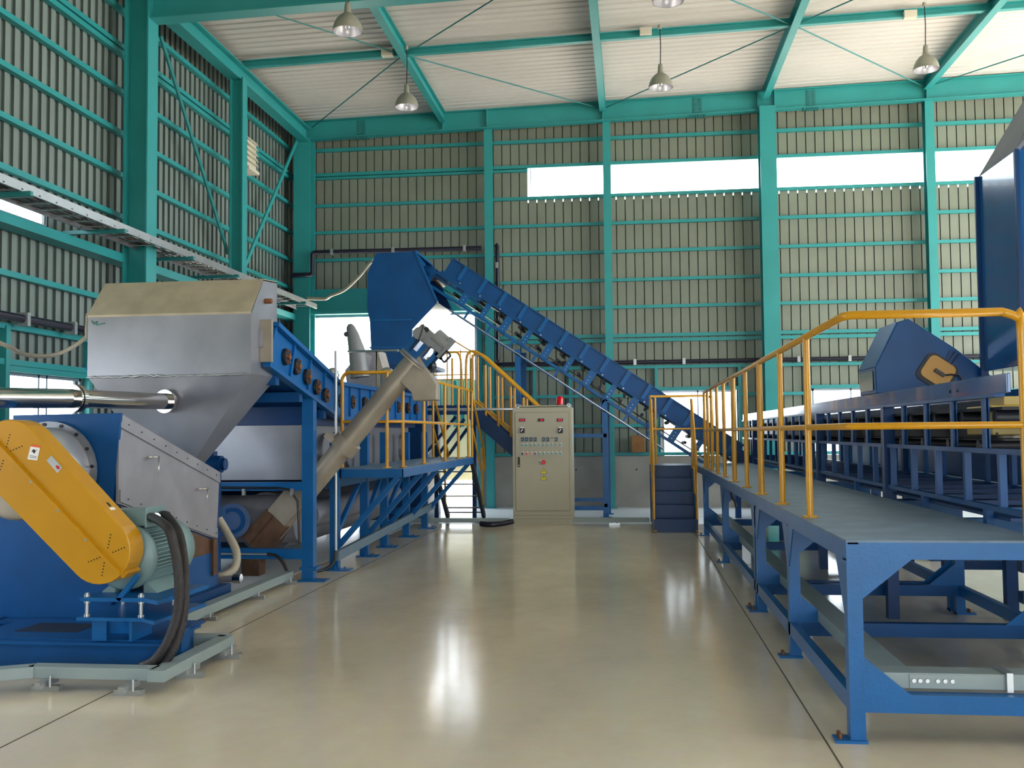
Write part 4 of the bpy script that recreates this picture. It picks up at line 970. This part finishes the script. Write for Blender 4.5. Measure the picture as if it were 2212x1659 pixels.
for yy, kind in ((1302, 'bolt'), (1418, 'mark')):
    p = cp(*zx(784, yy)); o = obj('warning_sign', MB().prism(tri(p.x, p.z, .057, CY-.014), (0, .002, 0)), BLACK, dr, 'yellow triangle with lightning bolt' if kind == 'bolt' else 'yellow triangle with exclamation mark')
    obj('sign_face', MB().prism(tri(p.x, p.z-.003, .048, CY-.0155), (0, .002, 0)), YSIGN, o)
    b = MB()
    if kind == 'bolt':
        b.prism([(p.x+.008, CY-.0165, p.z+.02), (p.x-.012, CY-.0165, p.z-.008), (p.x, CY-.0165, p.z-.008), (p.x-.004, CY-.0165, p.z-.032), (p.x+.014, CY-.0165, p.z-.002), (p.x+.002, CY-.0165, p.z-.002)], (0, .001, 0))
    else:
        b.box(p.x-.004, p.x+.004, CY-.0165, CY-.0155, p.z-.018, p.z+.018); b.box(p.x-.004, p.x+.004, CY-.0165, CY-.0155, p.z-.033, p.z-.025)
    obj('sign_symbol', b, BLACK, o)

# ================================================================== right: long walkway
t = thing('walkway', 'long blue raised walkway with yellow rails on the right', 'walkway', (1.55, 10.5, 0))
WX0, WX1, WY0, WY1, WZ = 1.06, 2.04, 5.184, 17.6, 1.0; WF = 2.76
obj('deck', MB().box(WX0, WX1, WY0, WY1, WZ-.012, WZ), DECK, t)
b = MB(); b.box(WX0+.008, WF, WY0, WY0+.01, .905, WZ-.012); b.box(WX0+.008, WF, WY1-.01, WY1, .905, WZ-.012)
obj('end_fascia', b, BLUE, t)
b = MB(); b.ch((WX0, WY0, .942), (WX0, WY1, .942), .092, .06, side=1); obj('side_beam', b, BLUE, t)
b = MB(); b.ch((WX1, WY0, .942), (WX1, WY1, .942), .092, .06, side=-1); obj('side_beam', b, BLUE, t)
LY = (5.225, 7.1, 8.85, 9.02, 12.1, 15.2)
for y in LY:
    for s, x in ((0, WX0), (1, WF-.075)):
        l = obj('leg', MB().box(x, x+.075, y-.04, y+.04, 0, .905), BLUE, t)
        ox = -.075 if s == 0 else .075
        b = MB().box(x+min(ox, 0), x+.08+max(0, ox), y-.06, y+.05, 0, .014)
        bp_ = obj('base_plate', b, BLUE, l)
        b = MB()
        for yy in (-.02, .03): b.cyl((x+(-.045 if s == 0 else .12), y+yy, .014), (x+(-.045 if s == 0 else .12), y+yy, .04), .01, 6)
        obj('anchor_bolt', b, BRONZE, bp_)
    g = .19
    # gussets in the cross plane and along the side
    b = MB(); xa, xb = WX0+.075, WF-.075
    for x, s in ((xa, 1), (xb, -1)):
        b.prism([(x, y-.041, .905), (x+s*.24, y-.041, .905), (x, y-.041, .71)], (0, .008, 0))
        b.prism([(x, y-.041, .24), (x+s*.22, y-.041, .24), (x, y-.041, .42)], (0, .008, 0))
    for s in (1, -1):
        yy = y+s*.04
        if s == -1 and y < 5.3: continue
        b.prism([(WX0+.001, yy, .905), (WX0+.001, yy+s*.2, .905), (WX0+.001, yy, .62)], (.008, 0, 0))
    if y > 5.3: b.box(WX1, WF-.075, y-.04, y+.035, .88, .95)
    obj('gusset', b, BLUE, t)
    b = MB().box(WX0+.075, WF-.075, y-.04, y+.035, .15, .24); obj('cross_beam', b, BLUE if y < 6 else BLUEM, t)
b = MB()
for x in (WX0, WF-.05): b.box(x, x+.05, 5.26, 15.2, .15, .24)
b.box(WF-.05, WF, 5.2, 15.24, .905, .96)
obj('longitudinal_beam', b, BLUE, t)
b = MB()
for y in (6.1, 8.0, 10.5, 13.6): b.box(WX0+.02, WX1-.02, y-.03, y+.03, .9, .985)
obj('deck_support', b, BLUEM, t)
RXX = 1.12; zt, zm = 2.15, 1.57
ps = [((RXX, y, WZ), (RXX, y, zt), 1) for y in (6.53, 7.68, 8.86, 8.95, 9.99, 11.13, 11.22, 12.32, 13.3, 14.19, 14.9, 15.55)]
railset(t, ps, [[(RXX, 15.6, zt), (RXX, 5.4, zt), (RXX+.03, 5.35, zt), (1.9, 5.35, zt)]+spline([(1.9, 5.35, zt), (1.97, 5.35, zt-.03), (1.99, 5.35, zt-.1), (1.99, 5.35, WZ)], 5)],
        [[(RXX, 15.6, zm), (RXX, 5.4, zm), (RXX+.03, 5.35, zm), (1.99, 5.35, zm)]], r=.0215)
# steps
t = thing('steps', 'five dark blue closed steps with yellow handrails leading up to the walkway', 'stairs', (.65, 16.1, 0))
for i in range(5):
    z1 = .2*(i+1); y0 = 15.65+.25*i
    obj('step', MB().prism([(.36, y0, z1-.2), (.36, y0, z1-.012), (.36, y0-.02, z1-.012), (.36, y0-.02, z1), (.36, y0+.25, z1), (.36, y0+.25, z1-.2)], (.6, 0, 0)), BLUED, t)
for x in (.32, .96):
    obj('stringer', MB().prism([(x, 15.6, 0), (x, 15.6, .2), (x, 16.65, 1.0), (x, 16.9, 1.0), (x, 16.9, 0)], (.04, 0, 0)), BLUED, t)
obj('landing', MB().box(.3, 1.05, 16.9, 17.6, .9, 1.0), DECK, t)
for x, y in ((.34, 17.5), (1.0, 17.5)): obj('landing_leg', MB().box(x-.03, x+.03, y-.03, y+.03, 0, .9), BLUED, t)
ps = []
for x in (.33, .99):
    ps += [((x, 15.62, .02), (x, 15.62, 1.05), 1), ((x, 16.1, .45), (x, 16.1, 1.52)), ((x, 16.6, .8), (x, 16.6, 2.05))]
    railset(t, [], [[(x, 15.62, .95), (x, 15.64, 1.1), (x, 16.62, 2.08)]], [[(x, 15.62, .5), (x, 16.6, 1.5)]], r=.022)
ps += [((.33, 17.3, 1.0), (.33, 17.3, 2.1)), ((.42, 17.55, 1.0), (.42, 17.55, 2.17), 1)]
railset(t, ps, [[(.33, 16.6, 2.05), (.33, 17.5, 2.17), (.38, 17.55, 2.17), (1.3, 17.55, 2.17)]+spline([(1.3, 17.55, 2.17), (1.38, 17.55, 2.14), (1.4, 17.55, 2.08), (1.4, 17.55, 1.0)], 4)],
        [[(.33, 16.6, 1.6), (.33, 17.5, 1.6), (1.4, 17.55, 1.6)]], r=.02)

# ================================================================== sorting conveyor with lattice sides
t = thing('sorting_conveyor', 'long dark blue conveyor with open ladder like side frame, beyond the walkway', 'conveyor', (2.6, 12, 0))
SX0, SX1 = 2.12, 3.05; SY0, SY1 = 5.9, 19.3
for x, s in ((SX0, 1), (SX1, -1)):
    o = obj('side_board', MB().box(x-.01, x+.01, SY0, SY1, 1.755, 1.865), BLUEG, t, bevel=.004)
    if s == 1:
        b = MB().box(x-.014, x-.01, SY0, SY0+1.15, 1.757, 1.863); q = obj('joint_plate', b, BLUEG, o)
        b = MB(); 
        for y in (6.75, 6.9): b.bolt((x-.014, y, 1.8), -X, .01, .008)
        obj('bolt', b, DARK, q)
    b = MB(); b.box(x-.025, x+.025, 4.9, SY1, 1.405, 1.435); b.box(x-.025, x+.025, 4.9, SY1, 1.07, 1.1); b.box(x-.03, x+.03, 6.05, SY1, 1.735, 1.757)
    obj('chord', b, BLUEM, t)
    for i in range(22):
        y = 6.29+i*.6
        b = MB().ib((x, y, 1.43), (x, y, 1.74), .03, .06, .006, up=(1, 0, 0)); obj('upper_post', b, BLUEM, t)
    for i in range(23):
        y = 6.05+i*.6
        obj('lower_post', MB().box(x-.02, x+.02, y-.02, y+.02, 1.1, 1.41), BLUEM, t)
    for y in (8.6, 11.6, 14.6, 17.6): obj('main_leg', MB().box(x-.045, x+.045, y-.045, y+.045, .0, 1.74), BLUED, t)
    for y in (6.3, 7.6, 9.8, 12.6): obj('bracket_foot', MB().box(x-.02, x+.02, y-.03, y+.03, .96, 1.07), BLUEM, t)
b = MB(); b.box(SX0+.03, SX1-.03, SY0+.2, SY1, 1.66, 1.68); b.box(SX0+.03, SX1-.03, SY0+.2, SY1, 1.48, 1.49); obj('belt', b, BELT, t)
b = MB()
for i in range(22): b.cyl((SX0+.02, 6.2+i*.6, 1.62), (SX1-.02, 6.2+i*.6, 1.62), .04, 12); b.cyl((SX0+.02, 6.5+i*.6, 1.45), (SX1-.02, 6.5+i*.6, 1.45), .035, 12)
obj('roller', b, DARK, t)
b = MB()
for i in range(23): b.box(SX0, SX1, 6.03+i*.6, 6.07+i*.6, 1.07, 1.1); 
b.box(SX0+.02, SX1-.02, 6.0, SY1, 1.02, 1.04); obj('cross_member', b, BLUED, t)
LL = []
for x in (3.6,):
    for y in (5.6, 7.6, 9.4, 12.4, 15.4):
        l = obj('support_leg', MB().box(x-.06, x+.06, y-.05, y+.05, 0, 1.05), BLUED, t)
        b = MB().box(x-.08, x+.08, y-.08, y+.08, 0, .12); b.box(x-.1, x+.22, y-.07, y+.07, 0, .015); obj('leg_foot', b, BLUED, l)
    b = MB(); b.box(x-.05, x+.05, 5.5, 15.5, .28, .38); b.box(x-.05, x+.05, 5.5, 15.5, .9, .98)
    for y0 in (5.6, 7.6, 9.4, 12.4): b.bar((x, y0+.05, .36), (x, y0+.45, .9), .06, .06); b.bar((x, y0+.6, .9), (x, y0+1.7, .35), .05, .06)
    obj('leg_beam', b, BLUED, t)
# screen deck behind the lattice
b = MB(); b.box(2.45, 2.95, 7.0, 19.2, 1.445, 1.75); obj('bay_shade_fill', b, DARK, t)  # dark box added so the upper lattice bay looks shaded inside
b = MB(); b.box(3.7, 4.6, 6.2, 18.5, .85, 1.72); obj('screen_box', b, BLUED, t)
b = MB()
for y in (7.6, 9.4, 12.4, 15.4): b.box(2.76, 3.6, y-.05, y+.05, .3, .38); b.box(2.76, 3.6, y-.05, y+.05, .52, .6)
obj('tie_beam', b, BLUED, t)

# yellow drive box
t = thing('drive_box', 'yellow sheet metal drive cover hanging at the near side of the sorting conveyor', 'drive cover', (2.45, 6.7, 1.5))
b = MB().box(2.3, 3.1, 6.72, 7.2, 1.51, 1.7); obj('cover', b, YELD, t, bevel=.008)
b = MB().box(2.39, 3.1, 6.75, 7.15, 1.7, 1.76); obj('cover_lid', b, YELD, t, bevel=.006); obj('gear_housing', MB().cyl((2.5, 6.9, 1.43), (2.5, 6.9, 1.51), .1, 20), STEELW, t)
b = MB()
for x in (2.33, 2.5, 2.7): b.bolt((x, 6.72, 1.52), -Y, .008, .006)
obj('bolt', b, DARK, t)

# blue hood with the yellow hatch
t = thing('conveyor_hood', 'blue pentagonal conveyor hood with a yellow inspection hatch, on the sorting conveyor', 'conveyor hood', (2.5, 9.2, 1.75))
HY = 9.0
hp = [aY(HY, *p) for p in ((1893, 850), (1890, 793), (1938, 696), (1962, 688), (2062, 751), (2150, 818), (2150, 860))]
b = MB().prism(hp, (0, .62, 0)); obj('hood_shell', b, BLUEM, t, bevel=.008)
b = MB(); e = Y*.62
def off(p, dx, dz): return p+Vector((dx, 0, dz))
b.prism([off(hp[1], -.006, .004), off(hp[2], -.006, .006), off(hp[2], 0, 0), off(hp[1], 0, 0)], e); obj('hood_skirt', b, BLUE, t)
cc = aY(HY-.001, 1874, 820)
obj('side_window', MB().box(hp[1].x-.008, hp[1].x-.004, HY+.08, HY+.55, 1.9, 2.07), mat('sheet_glimpse', (150, 165, 150), .2, metal=.5), t, 'pale side panel')
b = MB(); p, q = aY(HY-.01, 2056, 757), aY(HY-.01, 2040, 790); b.bar(p, q, .01, .03, up=X)
u1, u2 = aY(HY-.02, 2050, 772), aY(HY-.02, 2066, 764)
b.bar(aY(HY-.02, 2048, 800), aY(HY-.02, 2074, 765), .02, .02); b.bar(aY(HY-.02, 2040, 795), aY(HY-.02, 2066, 760), .02, .02)
obj('edge_strip', b, BLUED, t)
dh = (aY(HY, 2062, 751)-aY(HY, 1962, 688)).normalized(); nh = Vector((-dh.z, 0, dh.x))
hc_ = aY(HY-.02, 2025, 804)
def rr(c, w, h, r, y):
    out = []
    for sx, sz, a in ((1, 1, 0), (-1, 1, 90), (-1, -1, 180), (1, -1, 270)):
        for k in range(5):
            an = math.radians(a+k*22.5); u = sx*(w/2-r)+r*math.cos(an); v = sz*(h/2-r)+r*math.sin(an)
            p = c+dh*u+nh*v; out.append(Vector((p.x, y, p.z)))
    return out
fr = obj('hatch_gasket', MB().prism(rr(hc_, .30, .265, .06, HY-.02), (0, .02, 0)), DARK, t)
obj('hatch_cover', MB().prism(rr(hc_+nh*.008, .25, .215, .05, HY-.035), (0, .02, 0)), YEL, t, 'yellow inspection hatch')
b = MB(); p = hc_+dh*.02; p.y = HY-.05; b.bar(p-dh*.055, p+dh*.04, .03, .03, up=nh); b.tube([p+dh*.03, p+dh*.08+nh*.04, p+dh*.14+nh*.07, p+dh*.2+nh*.04], .008, 8)
obj('hatch_handle', b, BLACK, t)
b = MB(); q = hc_+dh*.1-nh*.1; q.y = HY-.03; b.bar(q-dh*.04, q+dh*.05, .02, .05, up=nh)
for k in (-.02, .01, .035): b.bolt(Vector((q.x, HY-.04, q.z))+dh*k, -Y, .007, .006)
obj('hinge_plate', b, SWB, t)

# tall blue hopper at the right edge
t = thing('feed_hopper', 'tall blue hopper cut off by the right edge, with sloping top', 'hopper', (3.4, 8.6, 2.0))
FX0, FX1, FY0, FY1, FZ = 3.0, 4.3, 8.05, 8.88, 3.72
b = MB().box(FX0, FX1, FY0, FY1, 2.04, FZ); obj('hopper_shell', b, BLUEG, t, bevel=.006)
b = MB().prism([(FX0, FY1, FZ), (FX0, FY0, FZ), (FX0+.9, FY0-.05, FZ+1.05), (FX0+.9, FY1, FZ+1.5)], (.03, 0, -.01))
obj('sloping_top', b, mat('dusty_blue_sheet', (112, 116, 132), .45, metal=.2), t)
b = MB().prism([(FX0+.03, FY0, FZ), (FX1, FY0, FZ), (FX1, FY0-.05, FZ+1.05), (FX0+.9, FY0-.05, FZ+1.05)], (0, .03, 0)); obj('front_sheet', b, BLUEG, t)
b = MB(); b.box(FX0-.03, FX0+.03, FY1, FY1+.03, 2.0, FZ); b.box(FX0-.012, FX0+.02, FY0-.012, FY0+.02, 2.04, FZ); obj('edge_flange', b, BLUED, t)
for x, y in ((3.4, 8.2), (4.2, 8.2), (3.4, 8.8), (4.2, 8.8)): obj('leg', MB().box(x-.05, x+.05, y-.05, y+.05, 0, 2.05), BLUED, t)

# floor duct on the right
r = duct('cable_duct', 'grey green floor cable duct with bolted joint under the near end of the walkway', [((1.32, 5.426, 0), (1.32, 15.1, 0)), ((1.245, 5.35, 0), (3.6, 5.35, 0))], w=.15, h=.078, z=.25)
b2 = MB().box(1.37, 1.76, 5.268, 5.274, .255, .322); pl_ = obj('joint_plate', b2, DUCT, r); b = MB()
for x in (1.39, 1.42, 1.455, 1.505, 1.54, 1.575): b.bolt((x, 5.268, .292), -Y, .011, .008)
obj('bolt', b, GALV, pl_)
obj('clip', MB().box(1.83, 1.86, 5.25, 5.43, .245, .34), GALV, r)
for y in (6.2, 8, 10, 12, 14): obj('stand', MB().box(1.27, 1.37, y-.02, y+.02, 0, .25), GALV, r)
for x in (2.4, 3.4): obj('stand', MB().box(x-.02, x+.02, 5.31, 5.39, 0, .25), GALV, r)
tag(obj('black_cable', MB().tube(spline([aY(12, 1580, 1060), aY(12, 1583, 1075), aY(12, 1588, 1085), aY(12, 1590, 1095)], 5), .014, 8), BLACK), 'short black cable hanging under the far part of the walkway', 'cable')

# ================================================================== light: daylight from outside only
w = bpy.data.worlds.new('daylight'); bpy.context.scene.world = w; w.use_nodes = True
bg = w.node_tree.nodes['Background']; bg.inputs['Color'].default_value = (.86, .93, 1.0, 1); bg.inputs['Strength'].default_value = WORLD
def portal(name, loc, rot, sx, sy):
    l = bpy.data.lights.new(name, 'AREA'); l.shape = 'RECTANGLE'; l.size = sx; l.size_y = sy; l.cycles.is_portal = True
    o = bpy.data.objects.new(name, l); C.objects.link(o); o.location = loc; o.rotation_euler = rot
R90 = math.pi/2
portal('sky_portal_rear', (2.5, YF, 1.8), (R90, 0, math.pi), 9, 3.6)
for i, (a, c) in enumerate(SKY): portal('sky_portal_roof', (3.15, (a+c)/2, 8.75), (0, 0, 0), 18.7, 1.6)
portal('sky_portal_door', (-5, YB+.2, 2.06), (-R90, 0, math.pi), 3.6, 4.1)
portal('sky_portal_left', (XL-.1, 5.5, 1.85), (R90, 0, -R90), 6.2, 1.5); portal('sky_portal_strip', (6, YB+.2, 6.87), (-R90, 0, math.pi), 16, .65)
portal('sky_portal_side', (XR+.1, 10.8, 3.7), (R90, 0, R90), 19.6, 7.4)
sl_ = bpy.data.lights.new('sun', 'SUN'); sl_.energy = SUN; sl_.angle = .01; sl_.color = (1, .94, .84); so = bpy.data.objects.new('sun', sl_); C.objects.link(so)
so.rotation_euler = (0, math.radians(26), math.radians(8))
def area(name, loc, rot, sx, sy, pw, col):
    l = bpy.data.lights.new(name, 'AREA'); l.shape = 'RECTANGLE'; l.size = sx; l.size_y = sy; l.energy = pw; l.color = col
    o = bpy.data.objects.new(name, l); C.objects.link(o); o.location = loc; o.rotation_euler = rot
sc = bpy.context.scene
sc.view_settings.view_transform = 'Standard'; sc.view_settings.look = 'None'; sc.view_settings.exposure = EXPO
sc.cycles.max_bounces = 8; sc.cycles.diffuse_bounces = 5; sc.cycles.glossy_bounces = 4; sc.cycles.transparent_max_bounces = 8
sc.cycles.sample_clamp_indirect = 6; sc.cycles.use_denoising = True; sc.cycles.caustics_reflective = False; sc.cycles.caustics_refractive = False
